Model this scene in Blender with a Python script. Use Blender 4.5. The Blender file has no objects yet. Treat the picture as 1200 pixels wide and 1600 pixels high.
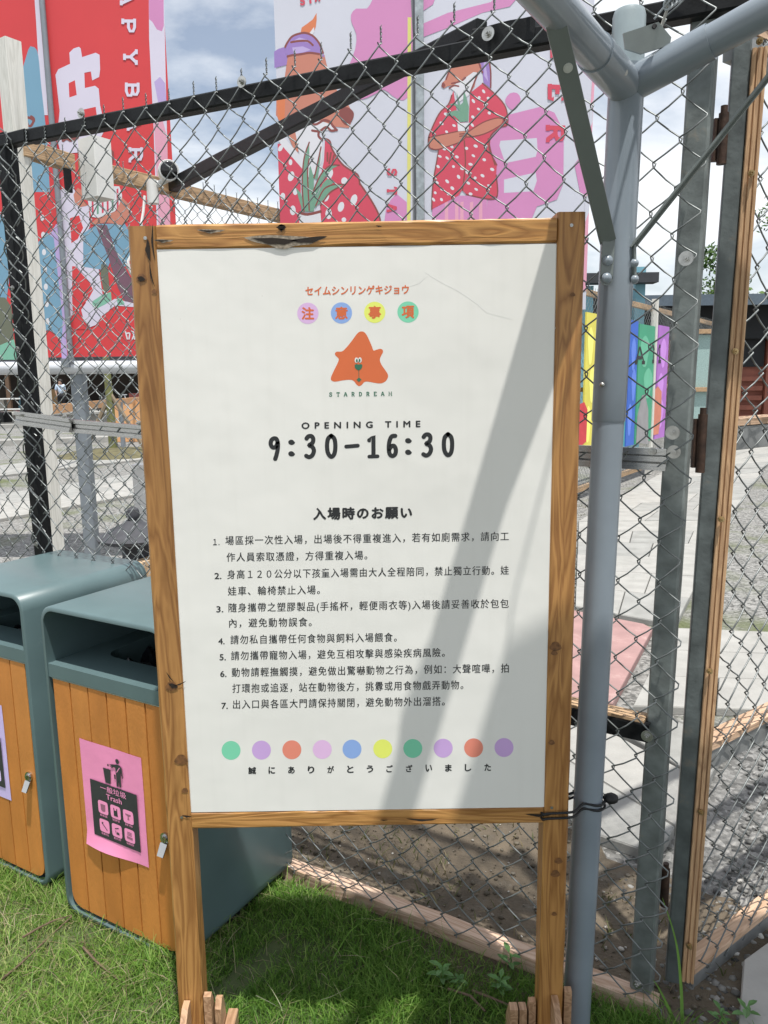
import bpy, bmesh, math, random
import numpy as np
from mathutils import Vector, Matrix
from mathutils.geometry import tessellate_polygon
random.seed(7); np.random.seed(7)
SC = bpy.context.scene
COL = SC.collection
rad = math.radians
# ------------------------------------------------------------------ camera
TH = rad(9.65); RO = rad(0.85); H = 1.30; F = 1200.0
fwd = Vector((0, math.cos(TH), -math.sin(TH))); r0 = Vector((1, 0, 0)); u0 = Vector((0, math.sin(TH), math.cos(TH)))
rt = math.cos(RO)*r0 - math.sin(RO)*u0; up = math.sin(RO)*r0 + math.cos(RO)*u0
CAM = Vector((0, 0, H))
cd = bpy.data.cameras.new('camera'); cam = bpy.data.objects.new('camera', cd); COL.objects.link(cam)
cd.sensor_fit = 'AUTO'; cd.sensor_width = 36; cd.lens = 27.0; cd.clip_start = 0.02; cd.clip_end = 2000
M = Matrix((rt, up, -fwd)).transposed().to_4x4(); M.translation = CAM
cam.matrix_world = M
SC.camera = cam
# ------------------------------------------------------------------ sun and sky
SUN = Vector((0.10, -0.27, 1.0)).normalized()
elev = math.asin(SUN.z); azim = math.atan2(SUN.x, SUN.y)
sd = bpy.data.lights.new('sun', 'SUN'); sun = bpy.data.objects.new('sun', sd); COL.objects.link(sun)
sd.energy = 4.6; sd.angle = rad(0.8); sd.color = (1.0, 0.965, 0.91)
sun.rotation_euler = SUN.to_track_quat('Z', 'Y').to_euler(); sun.location = (3, -3, 12)
W = bpy.data.worlds.new('World'); SC.world = W; W.use_nodes = True
wn = W.node_tree.nodes; wl = W.node_tree.links; wn.clear()
def N(nt, t, **k):
    n = nt.nodes.new(t)
    for a, b in k.items(): setattr(n, a, b)
    return n
wt = W.node_tree
sky = N(wt, 'ShaderNodeTexSky', sky_type='NISHITA', sun_disc=False, sun_elevation=elev, sun_rotation=azim)
sky.air_density = 1.1; sky.dust_density = 1.5; sky.ozone_density = 1.0
tc = N(wt, 'ShaderNodeTexCoord'); mp = N(wt, 'ShaderNodeMapping'); mp.inputs['Scale'].default_value = (1.5, 1.5, 3.6)
mp.inputs['Location'].default_value = (0.35, 0.1, 0.2)
nz = N(wt, 'ShaderNodeTexNoise'); nz.inputs['Scale'].default_value = 1.9; nz.inputs['Detail'].default_value = 9; nz.inputs['Roughness'].default_value = 0.55
nz.inputs['Distortion'].default_value = 0.25
cr = N(wt, 'ShaderNodeValToRGB'); cr.color_ramp.elements[0].position = 0.37; cr.color_ramp.elements[1].position = 0.57
cr.color_ramp.elements[0].color = (0.18, 0.18, 0.18, 1)
nz2 = N(wt, 'ShaderNodeTexNoise'); nz2.inputs['Scale'].default_value = 4.5; nz2.inputs['Detail'].default_value = 7
cr2 = N(wt, 'ShaderNodeValToRGB'); cr2.color_ramp.elements[0].position = 0.35; cr2.color_ramp.elements[1].position = 0.66
cr2.color_ramp.elements[0].color = (8.3, 8.7, 9.2, 1); cr2.color_ramp.elements[1].color = (9.8, 10.0, 10.2, 1)
mx = N(wt, 'ShaderNodeMix', data_type='RGBA'); bg = N(wt, 'ShaderNodeBackground'); wo = N(wt, 'ShaderNodeOutputWorld')
bg.inputs['Strength'].default_value = 0.105
wl.new(tc.outputs['Generated'], mp.inputs['Vector']); wl.new(mp.outputs[0], nz.inputs['Vector']); wl.new(mp.outputs[0], nz2.inputs['Vector'])
wl.new(nz.outputs['Fac'], cr.inputs[0]); wl.new(nz2.outputs['Fac'], cr2.inputs[0])
wl.new(cr.outputs[0], mx.inputs[0]); wl.new(sky.outputs[0], mx.inputs[6]); wl.new(cr2.outputs[0], mx.inputs[7])
wl.new(mx.outputs[2], bg.inputs[0]); wl.new(bg.outputs[0], wo.inputs[0])
vs = SC.view_settings; vs.view_transform = 'Standard'; vs.look = 'None'; vs.exposure = 0.24; vs.gamma = 1.0; vs.use_curve_mapping = False
SC.cycles.max_bounces = 6; SC.cycles.diffuse_bounces = 3; SC.cycles.glossy_bounces = 3; SC.cycles.transparent_max_bounces = 6
# ------------------------------------------------------------------ measuring helpers (photo pixel -> place on a real plane)
def ray(x, y): return fwd + rt*((x-600)/F) - up*((y-800)/F)
def G(x, y, z=0.0):
    d = ray(x, y); return CAM + d*((z-H)/d.z)
def AY(x, y, Y):
    d = ray(x, y); return CAM + d*(Y/d.y)
def PL(x, y, p, n):
    d = ray(x, y); return CAM + d*((Vector(p)-CAM).dot(n)/d.dot(n))
# ------------------------------------------------------------------ materials
def srgb(r, g, b):
    f = lambda c: (c/255/12.92 if c/255 <= .04045 else ((c/255+.055)/1.055)**2.4)
    return (f(r), f(g), f(b))
MATS = {}
def mat(name, col, rough=.6, metal=0., var=.12, scale=20., bump=0., bscale=None, stretch=(1, 1, 1), spec=.5, col2=None, coat=0., detail=4, rot=(0,0,0), stains=None):
    if name in MATS: return MATS[name]
    m = bpy.data.materials.new(name); m.use_nodes = True; nt = m.node_tree; b = nt.nodes['Principled BSDF']
    b.inputs['Roughness'].default_value = rough; b.inputs['Metallic'].default_value = metal
    b.inputs['Specular IOR Level'].default_value = spec; b.inputs['Coat Weight'].default_value = coat
    tcn = N(nt, 'ShaderNodeTexCoord'); mpn = N(nt, 'ShaderNodeMapping'); mpn.inputs['Scale'].default_value = stretch; mpn.inputs['Rotation'].default_value = rot
    nt.links.new(tcn.outputs['Object'], mpn.inputs['Vector'])
    no = N(nt, 'ShaderNodeTexNoise'); no.inputs['Scale'].default_value = scale; no.inputs['Detail'].default_value = detail
    nt.links.new(mpn.outputs[0], no.inputs['Vector'])
    ra = N(nt, 'ShaderNodeValToRGB'); ra.color_ramp.elements[0].position = .3; ra.color_ramp.elements[1].position = .7
    c2 = col2 if col2 else tuple(min(1, c*(1+var)) for c in col)
    c1 = tuple(c*(1-var) for c in col) if not col2 else col
    ra.color_ramp.elements[0].color = (*c1, 1); ra.color_ramp.elements[1].color = (*c2, 1)
    nt.links.new(no.outputs['Fac'], ra.inputs[0]); out = ra.outputs[0]
    if stains:
        sc_, pos, scol, amt = stains
        n3 = N(nt, 'ShaderNodeTexNoise'); n3.inputs['Scale'].default_value = sc_; n3.inputs['Detail'].default_value = 8; n3.inputs['Roughness'].default_value = .7
        nt.links.new(tcn.outputs['Object'], n3.inputs['Vector'])
        r3 = N(nt, 'ShaderNodeValToRGB'); r3.color_ramp.elements[0].position = pos; r3.color_ramp.elements[1].position = pos+.12
        r3.color_ramp.elements[1].color = (amt, amt, amt, 1)
        nt.links.new(n3.outputs['Fac'], r3.inputs[0])
        mm = N(nt, 'ShaderNodeMix', data_type='RGBA'); nt.links.new(r3.outputs[0], mm.inputs[0]); nt.links.new(out, mm.inputs[6]); mm.inputs[7].default_value = (*scol, 1); out = mm.outputs[2]
    nt.links.new(out, b.inputs['Base Color'])
    if bump:
        n2 = N(nt, 'ShaderNodeTexNoise'); n2.inputs['Scale'].default_value = bscale or scale*2; n2.inputs['Detail'].default_value = 5
        nt.links.new(mpn.outputs[0], n2.inputs['Vector'])
        bu = N(nt, 'ShaderNodeBump'); bu.inputs['Strength'].default_value = bump; bu.inputs['Distance'].default_value = .004
        nt.links.new(n2.outputs['Fac'], bu.inputs['Height']); nt.links.new(bu.outputs[0], b.inputs['Normal'])
    MATS[name] = m; return m
def wood(name, light, dark, axis='Z', rotz=0., rough=.45, grain=1., knots=True):
    if name in MATS: return MATS[name]
    m = bpy.data.materials.new(name); m.use_nodes = True; nt = m.node_tree; b = nt.nodes['Principled BSDF']
    b.inputs['Roughness'].default_value = rough; b.inputs['Specular IOR Level'].default_value = .4
    tcn = N(nt, 'ShaderNodeTexCoord')
    mr = N(nt, 'ShaderNodeMapping', vector_type='POINT'); mr.inputs['Rotation'].default_value = (0, 0, -rotz)
    mpn = N(nt, 'ShaderNodeMapping')
    s = {'X': (1.1, 14, 14), 'Y': (14, 1.1, 14), 'Z': (14, 14, 1.1)}[axis]
    mpn.inputs['Scale'].default_value = tuple(v*grain for v in s)
    nt.links.new(tcn.outputs['Object'], mr.inputs['Vector']); nt.links.new(mr.outputs[0], mpn.inputs['Vector'])
    w = N(nt, 'ShaderNodeTexNoise'); w.inputs['Scale'].default_value = 2.2; w.inputs['Detail'].default_value = 2; w.inputs['Distortion'].default_value = 1.3
    nt.links.new(mpn.outputs[0], w.inputs['Vector'])
    mt = N(nt, 'ShaderNodeMath', operation='MULTIPLY'); mt.inputs[1].default_value = 11; nt.links.new(w.outputs['Fac'], mt.inputs[0])
    fr = N(nt, 'ShaderNodeMath', operation='PINGPONG'); fr.inputs[1].default_value = 1.0; nt.links.new(mt.outputs[0], fr.inputs[0])
    fine = N(nt, 'ShaderNodeTexNoise'); fine.inputs['Scale'].default_value = 16; fine.inputs['Detail'].default_value = 6
    nt.links.new(mpn.outputs[0], fine.inputs['Vector'])
    ad = N(nt, 'ShaderNodeMix', data_type='FLOAT'); ad.inputs[0].default_value = .42; nt.links.new(fr.outputs[0], ad.inputs[2]); nt.links.new(fine.outputs['Fac'], ad.inputs[3])
    ra = N(nt, 'ShaderNodeValToRGB'); ra.color_ramp.elements[0].position = .12; ra.color_ramp.elements[1].position = .72
    ra.color_ramp.elements[0].color = (*dark, 1); ra.color_ramp.elements[1].color = (*light, 1)
    nt.links.new(ad.outputs[0], ra.inputs[0])
    # broad weathering, soft darker streaks of stain with shapes of their own
    n3 = N(nt, 'ShaderNodeTexNoise'); n3.inputs['Scale'].default_value = .9; n3.inputs['Detail'].default_value = 6; n3.inputs['Roughness'].default_value = .62
    nt.links.new(mpn.outputs[0], n3.inputs['Vector'])
    r3 = N(nt, 'ShaderNodeValToRGB'); r3.color_ramp.elements[0].position = .5; r3.color_ramp.elements[1].position = .78; r3.color_ramp.elements[1].color = (.6, .6, .6, 1)
    nt.links.new(n3.outputs['Fac'], r3.inputs[0])
    mm = N(nt, 'ShaderNodeMix', data_type='RGBA'); nt.links.new(r3.outputs[0], mm.inputs[0]); nt.links.new(ra.outputs[0], mm.inputs[6]); mm.inputs[7].default_value = (*[c*.45 for c in dark], 1)
    nt.links.new(mm.outputs[2], b.inputs['Base Color'])
    bu = N(nt, 'ShaderNodeBump'); bu.inputs['Strength'].default_value = .35; bu.inputs['Distance'].default_value = .002
    nt.links.new(ad.outputs[0], bu.inputs['Height']); nt.links.new(bu.outputs[0], b.inputs['Normal'])
    MATS[name] = m; return m
# ------------------------------------------------------------------ mesh builder
class MB:
    def __init__(s): s.v = []; s.f = []; s.m = []
    def add(s, vs_, fs, mi=0):
        o = len(s.v); s.v += [tuple(v) for v in vs_]; s.f += [tuple(i+o for i in f) for f in fs]; s.m += [mi]*len(fs); return s
    def beam(s, p0, p1, w, h, side=None, ch=.12, seg=1, jit=0., mi=0, w1=None, h1=None):
        p0 = Vector(p0); p1 = Vector(p1); t = (p1-p0).normalized()
        sd_ = Vector(side) if side is not None else (Vector((0, 0, 1)).cross(t) if abs(t.z) < .9 else Vector((1, 0, 0)))
        sd_ = (sd_ - t*sd_.dot(t)).normalized(); u = t.cross(sd_).normalized()
        vs_ = []
        for i in range(seg+1):
            k = i/seg; c = p0.lerp(p1, k); ww = (w+((w1 or w)-w)*k)/2; hh = (h+((h1 or h)-h)*k)/2; cc = ch*min(ww, hh)
            pr = [(-ww+cc, -hh), (ww-cc, -hh), (ww, -hh+cc), (ww, hh-cc), (ww-cc, hh), (-ww+cc, hh), (-ww, hh-cc), (-ww, -hh+cc)]
            for a, b in pr:
                vs_.append(c + sd_*(a+random.uniform(-jit, jit)) + u*(b+random.uniform(-jit, jit)))
        fs = [tuple(range(7, -1, -1)), tuple(range(seg*8, seg*8+8))]
        for i in range(seg):
            for j in range(8):
                fs.append((i*8+j, i*8+(j+1) % 8, (i+1)*8+(j+1) % 8, (i+1)*8+j))
        return s.add(vs_, fs, mi)
    def box(s, a, b, mi=0):
        x0, y0, z0 = a; x1, y1, z1 = b
        return s.add([(x0,y0,z0),(x1,y0,z0),(x1,y1,z0),(x0,y1,z0),(x0,y0,z1),(x1,y0,z1),(x1,y1,z1),(x0,y1,z1)],
                     [(3,2,1,0),(4,5,6,7),(0,1,5,4),(1,2,6,5),(2,3,7,6),(3,0,4,7)], mi)
    def tube(s, pts, r, n=10, mi=0, cap=True, closed=False):
        P = [Vector(p) for p in pts]; L = len(P); R = r if isinstance(r, (list, tuple)) else [r]*L
        vs_ = []; ref = None
        for i, p in enumerate(P):
            a = P[(i-1) % L] if (closed or i > 0) else P[i]; b = P[(i+1) % L] if (closed or i < L-1) else P[i]
            t = (b-a).normalized()
            if ref is None: ref = Vector((0, 0, 1)) if abs(t.z) < .9 else Vector((1, 0, 0))
            x = (ref - t*ref.dot(t)).normalized(); y = t.cross(x); ref = x
            for k in range(n):
                an = 2*math.pi*k/n; vs_.append(p + x*(R[i]*math.cos(an)) + y*(R[i]*math.sin(an)))
        fs = []
        for i in range(L if closed else L-1):
            i2 = (i+1) % L
            for k in range(n): fs.append((i*n+k, i*n+(k+1) % n, i2*n+(k+1) % n, i2*n+k))
        if cap and not closed: fs += [tuple(range(n-1, -1, -1)), tuple(range((L-1)*n, L*n))]
        return s.add(vs_, fs, mi)
    def disc(s, c, nrm, r, th, n=14, mi=0, dome=0.):   # washer or bolt head lying on a face, normal nrm
        c = Vector(c); nn = Vector(nrm).normalized(); pts = [c, c+nn*th]; R = [r, r]
        if dome:
            pts = [c, c+nn*dome*.35, c+nn*dome*.75, c+nn*dome]; R = [r, r*.92, r*.6, r*.12]
        return s.tube(pts, R, n, mi)
    def prism(s, poly, depth, mi=0):      # poly: 3D points (planar), depth: offset vector
        P = [Vector(p) for p in poly]; n = len(P); D = Vector(depth)
        fs = [tuple(n+i for i in t) for t in tessellate_polygon([P])] + [tuple(reversed(t)) for t in tessellate_polygon([P])]
        fs += [(i, (i+1) % n, n+(i+1) % n, n+i) for i in range(n)]
        return s.add(P+[p+D for p in P], fs, mi)
    def flat(s, poly, mi=0):
        P = [Vector(p) for p in poly]
        return s.add(P, [t for t in tessellate_polygon([P])], mi)
    def ico(s, c, r, sub=1, sq=(1, 1, 1), jit=.15, mi=0):
        bm = bmesh.new(); bmesh.ops.create_icosphere(bm, subdivisions=sub, radius=1)
        vs_ = []
        for v in bm.verts:
            k = 1+random.uniform(-jit, jit); vs_.append(Vector(c)+Vector((v.co.x*sq[0], v.co.y*sq[1], v.co.z*sq[2]))*r*k)
        fs = [tuple(v.index for v in f.verts) for f in bm.faces]; bm.free()
        return s.add(vs_, fs, mi)
    def build(s, name, mats, parent=None, smooth=False, autos=None):
        me = bpy.data.meshes.new(name); me.from_pydata(s.v, [], s.f)
        if not isinstance(mats, (list, tuple)): mats = [mats]
        for m in mats: me.materials.append(m)
        me.polygons.foreach_set('material_index', s.m)
        if smooth: me.polygons.foreach_set('use_smooth', [True]*len(s.f))
        bm = bmesh.new(); bm.from_mesh(me); bmesh.ops.recalc_face_normals(bm, faces=bm.faces); bm.to_mesh(me); bm.free()
        if smooth: me.set_sharp_from_angle(angle=rad(autos or 40))
        o = bpy.data.objects.new(name, me); COL.objects.link(o)
        if parent is not None: attach(o, parent)
        return o
WPOS = {}
def attach(o, parent):
    o.parent = parent
    p = parent; off = Vector((0, 0, 0))
    while p is not None: off += p.location; p = p.parent
    o.location = -off
def tag(o, label=None, cat=None, group=None, kind=None):
    if label: o['label'] = label
    if cat: o['category'] = cat
    if group: o['group'] = group
    if kind: o['kind'] = kind
    return o
def thing(name, loc, label, cat, group=None):
    e = bpy.data.objects.new(name, None); COL.objects.link(e); e.location = loc; e.empty_display_size = .1
    return tag(e, label, cat, group)
def npmesh(name, V, Fc, mats, parent=None, smooth=True, col=None, colname='tint'):
    me = bpy.data.meshes.new(name)
    Fc = np.asarray(Fc); k = Fc.shape[1]
    me.vertices.add(len(V)); me.vertices.foreach_set('co', np.asarray(V, dtype=np.float32).ravel())
    me.loops.add(Fc.size); me.loops.foreach_set('vertex_index', Fc.ravel().astype(np.int32))
    me.polygons.add(len(Fc)); me.polygons.foreach_set('loop_start', np.arange(0, Fc.size, k, dtype=np.int32))
    me.update(calc_edges=True)
    if smooth: me.polygons.foreach_set('use_smooth', np.ones(len(Fc), dtype=bool))
    if col is not None:
        a = me.attributes.new(colname, 'FLOAT', 'POINT'); a.data.foreach_set('value', np.asarray(col, dtype=np.float32))
    for m in (mats if isinstance(mats, (list, tuple)) else [mats]): me.materials.append(m)
    me.validate()
    o = bpy.data.objects.new(name, me); COL.objects.link(o)
    if parent is not None: attach(o, parent)
    return o
def catmull(P, n=6, closed=True):
    out = []; L = len(P)
    for i in range(L if closed else L-1):
        g = lambda k: P[k % L] if closed else P[max(0, min(L-1, k))]
        a, b, c, d = g(i-1), g(i), g(i+1), g(i+2)
        for j in range(n):
            t = j/n
            out.append(tuple(.5*((2*b[q])+(-a[q]+c[q])*t+(2*a[q]-5*b[q]+4*c[q]-d[q])*t*t+(-a[q]+3*b[q]-3*c[q]+d[q])*t**3) for q in range(2)))
    if not closed: out.append(P[-1])
    return out
# common materials
galv = mat('galvanised_steel', (.33, .36, .37), .42, .75, .22, 38, .15, 120, stains=(9, .62, (.42, .33, .22), .55))
galv_d = mat('weathered_galvanised', (.20, .225, .22), .5, .35, .3, 24, .2, 90, stains=(6, .6, (.34, .24, .14), .6))
wire_m = mat('galvanised_wire', (.19, .205, .205), .45, .55, .25, 60)
wire_far = mat('galvanised_wire_far', (.22, .24, .24), .5, .5, .25, 60)
black_p = mat('black_painted_steel', (.009, .010, .011), .55, 0, .4, 30, .12, 160, spec=.22, stains=(14, .7, (.06, .056, .05), .5))
black_r = mat('black_rubber', (.008, .008, .009), .6)
zinc = mat('zinc_bolt', (.45, .45, .43), .3, .9, .2, 80)
pole_m = mat('blue_grey_enamel', (.225, .265, .305), .28, 0, .12, 7, .05, 40, coat=.3, stains=(34, .68, (.15, .16, .165), .6), detail=8)
olive_m = mat('grey_green_enamel', (.165, .19, .185), .33, 0, .06, 14, coat=.2, stains=(40, .75, (.25, .14, .07), .6))
frame_w = wood('varnished_pine_upright', (.46, .235, .078), (.24, .105, .032), 'Z', rough=.36)
frame_wx = wood('varnished_pine_rail', (.50, .26, .085), (.27, .12, .035), 'X', rough=.36)
foot_w = wood('raw_pine_foot', (.48, .30, .18), (.27, .15, .08), 'Y')
gate_w = wood('weathered_batten', (.64, .41, .23), (.42, .25, .14), 'Z', rough=.6, grain=1.6)
white_w = wood('whitewashed_timber', (.70, .69, .64), (.56, .55, .50), 'Z', rough=.7)
crack_m = mat('dark_wood_crack', (.018, .012, .008), .9)
crackg_m = mat('grey_wood_splinter', (.26, .22, .17), .9, var=.5, scale=200)
def fence_wood(name, rz): return wood(name, (.50, .34, .20), (.28, .18, .10), 'X', rz, rough=.7)
# ------------------------------------------------------------------ line of the two fences
pA = Vector((.468, 1.419, 0)); dA = Vector((.864, -.503, 0)).normalized(); nA = Vector((.503, .864, 0)).normalized()   # nA points away from camera
pB = Vector((-1.38, 3.20, 0)); dB = Vector((.681, 1, 0)).normalized(); nB = Vector((1, -.681, 0)).normalized()
angA = math.atan2(dA.y, dA.x); angB = math.atan2(dB.y, dB.x)
Z = Vector((0, 0, 1))
# ================================================================== GROUND
def ground_mat():
    m = bpy.data.materials.new('gravelly_ground'); m.use_nodes = True; nt = m.node_tree; b = nt.nodes['Principled BSDF']; b.inputs['Roughness'].default_value = .95
    tcn = N(nt, 'ShaderNodeTexCoord'); lk = nt.links.new
    vo = N(nt, 'ShaderNodeTexVoronoi'); vo.inputs['Scale'].default_value = 62; lk(tcn.outputs['Object'], vo.inputs['Vector'])
    sp = N(nt, 'ShaderNodeSeparateColor'); lk(vo.outputs['Color'], sp.inputs[0])
    ra = N(nt, 'ShaderNodeValToRGB'); ra.color_ramp.elements[0].color = (.085, .085, .08, 1); ra.color_ramp.elements[1].color = (.32, .315, .30, 1)
    lk(sp.outputs[0], ra.inputs[0])
    n1 = N(nt, 'ShaderNodeTexNoise'); n1.inputs['Scale'].default_value = .8; n1.inputs['Detail'].default_value = 9; n1.inputs['Roughness'].default_value = .65; lk(tcn.outputs['Object'], n1.inputs['Vector'])
    r1 = N(nt, 'ShaderNodeValToRGB'); r1.color_ramp.elements[0].position = .52; r1.color_ramp.elements[1].position = .66; lk(n1.outputs['Fac'], r1.inputs[0])
    n2 = N(nt, 'ShaderNodeTexNoise'); n2.inputs['Scale'].default_value = 60; n2.inputs['Detail'].default_value = 5; lk(tcn.outputs['Object'], n2.inputs['Vector'])
    r2 = N(nt, 'ShaderNodeValToRGB'); r2.color_ramp.elements[0].color = (.055, .07, .025, 1); r2.color_ramp.elements[1].color = (.15, .17, .08, 1); lk(n2.outputs['Fac'], r2.inputs[0])
    mm = N(nt, 'ShaderNodeMix', data_type='RGBA'); lk(r1.outputs[0], mm.inputs[0]); lk(ra.outputs[0], mm.inputs[6]); lk(r2.outputs[0], mm.inputs[7])
    lk(mm.outputs[2], b.inputs['Base Color'])
    bu = N(nt, 'ShaderNodeBump'); bu.inputs['Strength'].default_value = .9; bu.inputs['Distance'].default_value = .008
    lk(vo.outputs['Distance'], bu.inputs['Height']); bu.invert = True; lk(bu.outputs[0], b.inputs['Normal'])
    return m
gm = ground_mat()
tag(MB().add([(-150, -30, -.012), (150, -30, -.012), (150, 400, -.012), (-150, 400, -.012)], [(0, 1, 2, 3)]).build('ground', gm), kind='structure')
soil = mat('brown_soil', (.075, .062, .045), .95, 0, .0, 14, 1.0, 120, col2=(.145, .115, .08), detail=10, stains=(5, .56, (.17, .16, .135), .7))
lawn_soil = mat('lawn_soil', (.045, .065, .022), .95, 0, .0, 10, .8, 90, col2=(.09, .12, .045), detail=8)
def sheet(name, poly, z, m, nx=0): return tag(MB().flat([(x, y, z) for x, y in poly]).build(name, m), kind='structure')
la = pA - dA*2.2; lb = pA + dA*.20
def wob(poly, n=8, a=.05):
    out = []
    for i in range(len(poly)):
        p = poly[i]; q = poly[(i+1) % len(poly)]
        for k in range(n):
            t = k/n; out.append((p[0]+(q[0]-p[0])*t+random.uniform(-a, a), p[1]+(q[1]-p[1])*t+random.uniform(-a, a)))
    return out
sheet('soil_bed', wob([(-1.9, 2.6), (-.6, 1.85), (.50, 1.28), (.95, 1.2), (1.1, 1.5), (.62, 1.95), (.66, 2.7), (.45, 3.6), (-.6, 3.4)], 8, .03), -.006, soil)
# lawn surface with gentle relief
def hgt(x, y):
    return .010*np.sin(x*5.1+1.2)*np.cos(y*6.3) + .006*np.sin(x*13+y*9)
def lawn_limit(x): return pA.y + (x-pA.x)*dA.y/dA.x - .012
xs = np.linspace(-3.2, 1.0, 85); V = []; Fc = []; ny = 40
for x in xs:
    y1 = min(lawn_limit(min(x, .62)), 3.2); y0 = -.6
    for k in range(ny): yy = y0+(y1-y0)*k/(ny-1); V.append((x, yy, float(hgt(x, yy))))
for i in range(len(xs)-1):
    for k in range(ny-1): Fc.append((i*ny+k, (i+1)*ny+k, (i+1)*ny+k+1, i*ny+k+1))
lawn = tag(npmesh('lawn', V, Fc, lawn_soil), kind='structure')
# ---- grass blades
def grass_mat(name, stops):
    m = bpy.data.materials.new(name); m.use_nodes = True; nt = m.node_tree; b = nt.nodes['Principled BSDF']; b.inputs['Roughness'].default_value = .55; b.inputs['Specular IOR Level'].default_value = .3
    at = N(nt, 'ShaderNodeAttribute', attribute_name='tint'); ra = N(nt, 'ShaderNodeValToRGB')
    e = ra.color_ramp.elements
    while len(e) < len(stops): e.new(.5)
    for i, (p, c) in enumerate(stops): e[i].position = p; e[i].color = (*c, 1)
    nt.links.new(at.outputs['Fac'], ra.inputs[0]); nt.links.new(ra.outputs[0], b.inputs['Base Color'])
    tr = N(nt, 'ShaderNodeBsdfTranslucent'); nt.links.new(ra.outputs[0], tr.inputs[0]); ms = N(nt, 'ShaderNodeMixShader'); ms.inputs[0].default_value = .3
    nt.links.new(b.outputs[0], ms.inputs[1]); nt.links.new(tr.outputs[0], ms.inputs[2]); nt.links.new(ms.outputs[0], nt.nodes['Material Output'].inputs[0])
    return m
gr_m = grass_mat('grass_blades', [(0, (.06, .15, .018)), (.4, (.135, .28, .04)), (.72, (.25, .38, .085)), (.88, (.44, .46, .20)), (1, (.55, .50, .30))])
def blades(name, X, Y, Zb, hh, wd, m, lean=.6, tint=None, flatk=None):
    n = len(X); a = np.random.rand(n)*2*np.pi; b = np.random.rand(n)*2*np.pi
    ln = lean*(.3+np.random.rand(n))*hh
    if flatk is not None: ln = ln*flatk
    sx = np.cos(a)*wd/2; sy = np.sin(a)*wd/2; lx = np.cos(b)*ln; ly = np.sin(b)*ln
    V = np.zeros((n, 5, 3))
    V[:, 0] = np.stack([X-sx, Y-sy, Zb], 1); V[:, 1] = np.stack([X+sx, Y+sy, Zb], 1)
    V[:, 2] = np.stack([X+sx*.75+lx*.35, Y+sy*.75+ly*.35, Zb+hh*.58], 1); V[:, 3] = np.stack([X-sx*.75+lx*.35, Y-sy*.75+ly*.35, Zb+hh*.58], 1)
    V[:, 4] = np.stack([X+lx, Y+ly, Zb+hh*.93], 1)
    base = (np.arange(n)*5)[:, None]
    Fq = np.concatenate([base+np.array([[0, 1, 2]]), base+np.array([[0, 2, 3]]), base+np.array([[3, 2, 4]])])
    t = np.random.rand(n) if tint is None else tint
    return npmesh(name, V.reshape(-1, 3), Fq, m, col=np.repeat(t, 5))
n = 330000
X = np.random.uniform(-1.75, 1.0, n); Y = np.random.uniform(.95, 2.45, n)
lim = pA.y + (np.minimum(X, .60)-pA.x)*dA.y/dA.x - .016
keep = (Y < lim)
# trodden bare patches
def patch(X, Y, cx, cy, rx, ry, a=0.):
    u = (X-cx)*math.cos(a)+(Y-cy)*math.sin(a); v = -(X-cx)*math.sin(a)+(Y-cy)*math.cos(a); return (u/rx)**2+(v/ry)**2
bare = G(385, 1530); bp = patch(X, Y, bare.x, bare.y, .035, .16, -.5)
keep &= (bp > 1) | (np.random.rand(n) < .12)
b2 = G(60, 1480); bp2 = patch(X, Y, b2.x, b2.y, .16, .05, .5); keep &= (bp2 > 1) | (np.random.rand(n) < .3)
keep &= ~((X > .70) & (Y > 1.20))
X = X[keep]; Y = Y[keep]
cl = .5+.5*np.sin(X*9+3*np.sin(Y*7))*np.cos(Y*11+2*np.sin(X*5))
dense = np.random.rand(len(X)) < (.45+.55*cl); X = X[dense]; Y = Y[dense]; cl = cl[dense]
hh = (.014+.020*np.random.rand(len(X))**1.5)*(.7+.7*cl)
hh *= np.where((X > -.35), 1.25, .85)
dry = np.clip(.5+.5*np.sin(X*6.2+1.0)*np.cos(Y*5+X*2), 0, 1)
tint = np.clip(np.random.rand(len(X))*.62 + .16*dry + np.where(X < -.38, .14, -.05) + (np.random.rand(len(X)) < .035)*.35, 0, 1)  # sun and shade coloured in: paler left of the board, deeper elsewhere; plus dryness
grass = tag(blades('grass', X, Y, hgt(X, Y)-.003, hh, .0015+.0013*np.random.rand(len(X)), gr_m, 1.0, tint), 'green lawn grass growing in front of the chain link fence', 'grass', kind='stuff')
def around(n, pts, sp):
    i = np.random.randint(0, len(pts), n); p = np.array(pts)[i]; return p[:, 0]+np.random.normal(0, sp, n), p[:, 1]+np.random.normal(0, sp, n)
bx = [(-.487-.0346*k, 1.535+.02*k) for k in range(11)]+[(-.47+.02*k, 1.56+.0346*k) for k in range(11)]+[(-.90-.0346*k, 1.79+.02*k) for k in range(11)]+[(-.385, 1.32), (.306, 1.32), (.37, 1.345), (-.36, 1.34)]+[(-.33+.07*k, 1.895-.041*k) for k in range(12)]
X, Y = around(1500, bx, .03); k = (Y < pA.y+(X-pA.x)*dA.y/dA.x-.02); X = X[k]; Y = Y[k]
tag(blades('stray_grass', X, Y, hgt(X, Y)-.002, .03+.045*np.random.rand(len(X))**2, .0014+.001*np.random.rand(len(X)), gr_m, 1.1, np.clip(.35+.5*np.random.rand(len(X)), 0, 1)), 'longer untrimmed grass along the bins, posts and ground board', 'grass', kind='stuff')
X, Y = around(900, [(-.9, 1.45), (-.6, 1.30), (-1.1, 1.55), (-.7, 1.42), (-.1, 1.6), (-.25, 1.75), (.1, 1.5)], .12); k = (Y < pA.y+(X-pA.x)*dA.y/dA.x-.02); X = X[k]; Y = Y[k]
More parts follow.
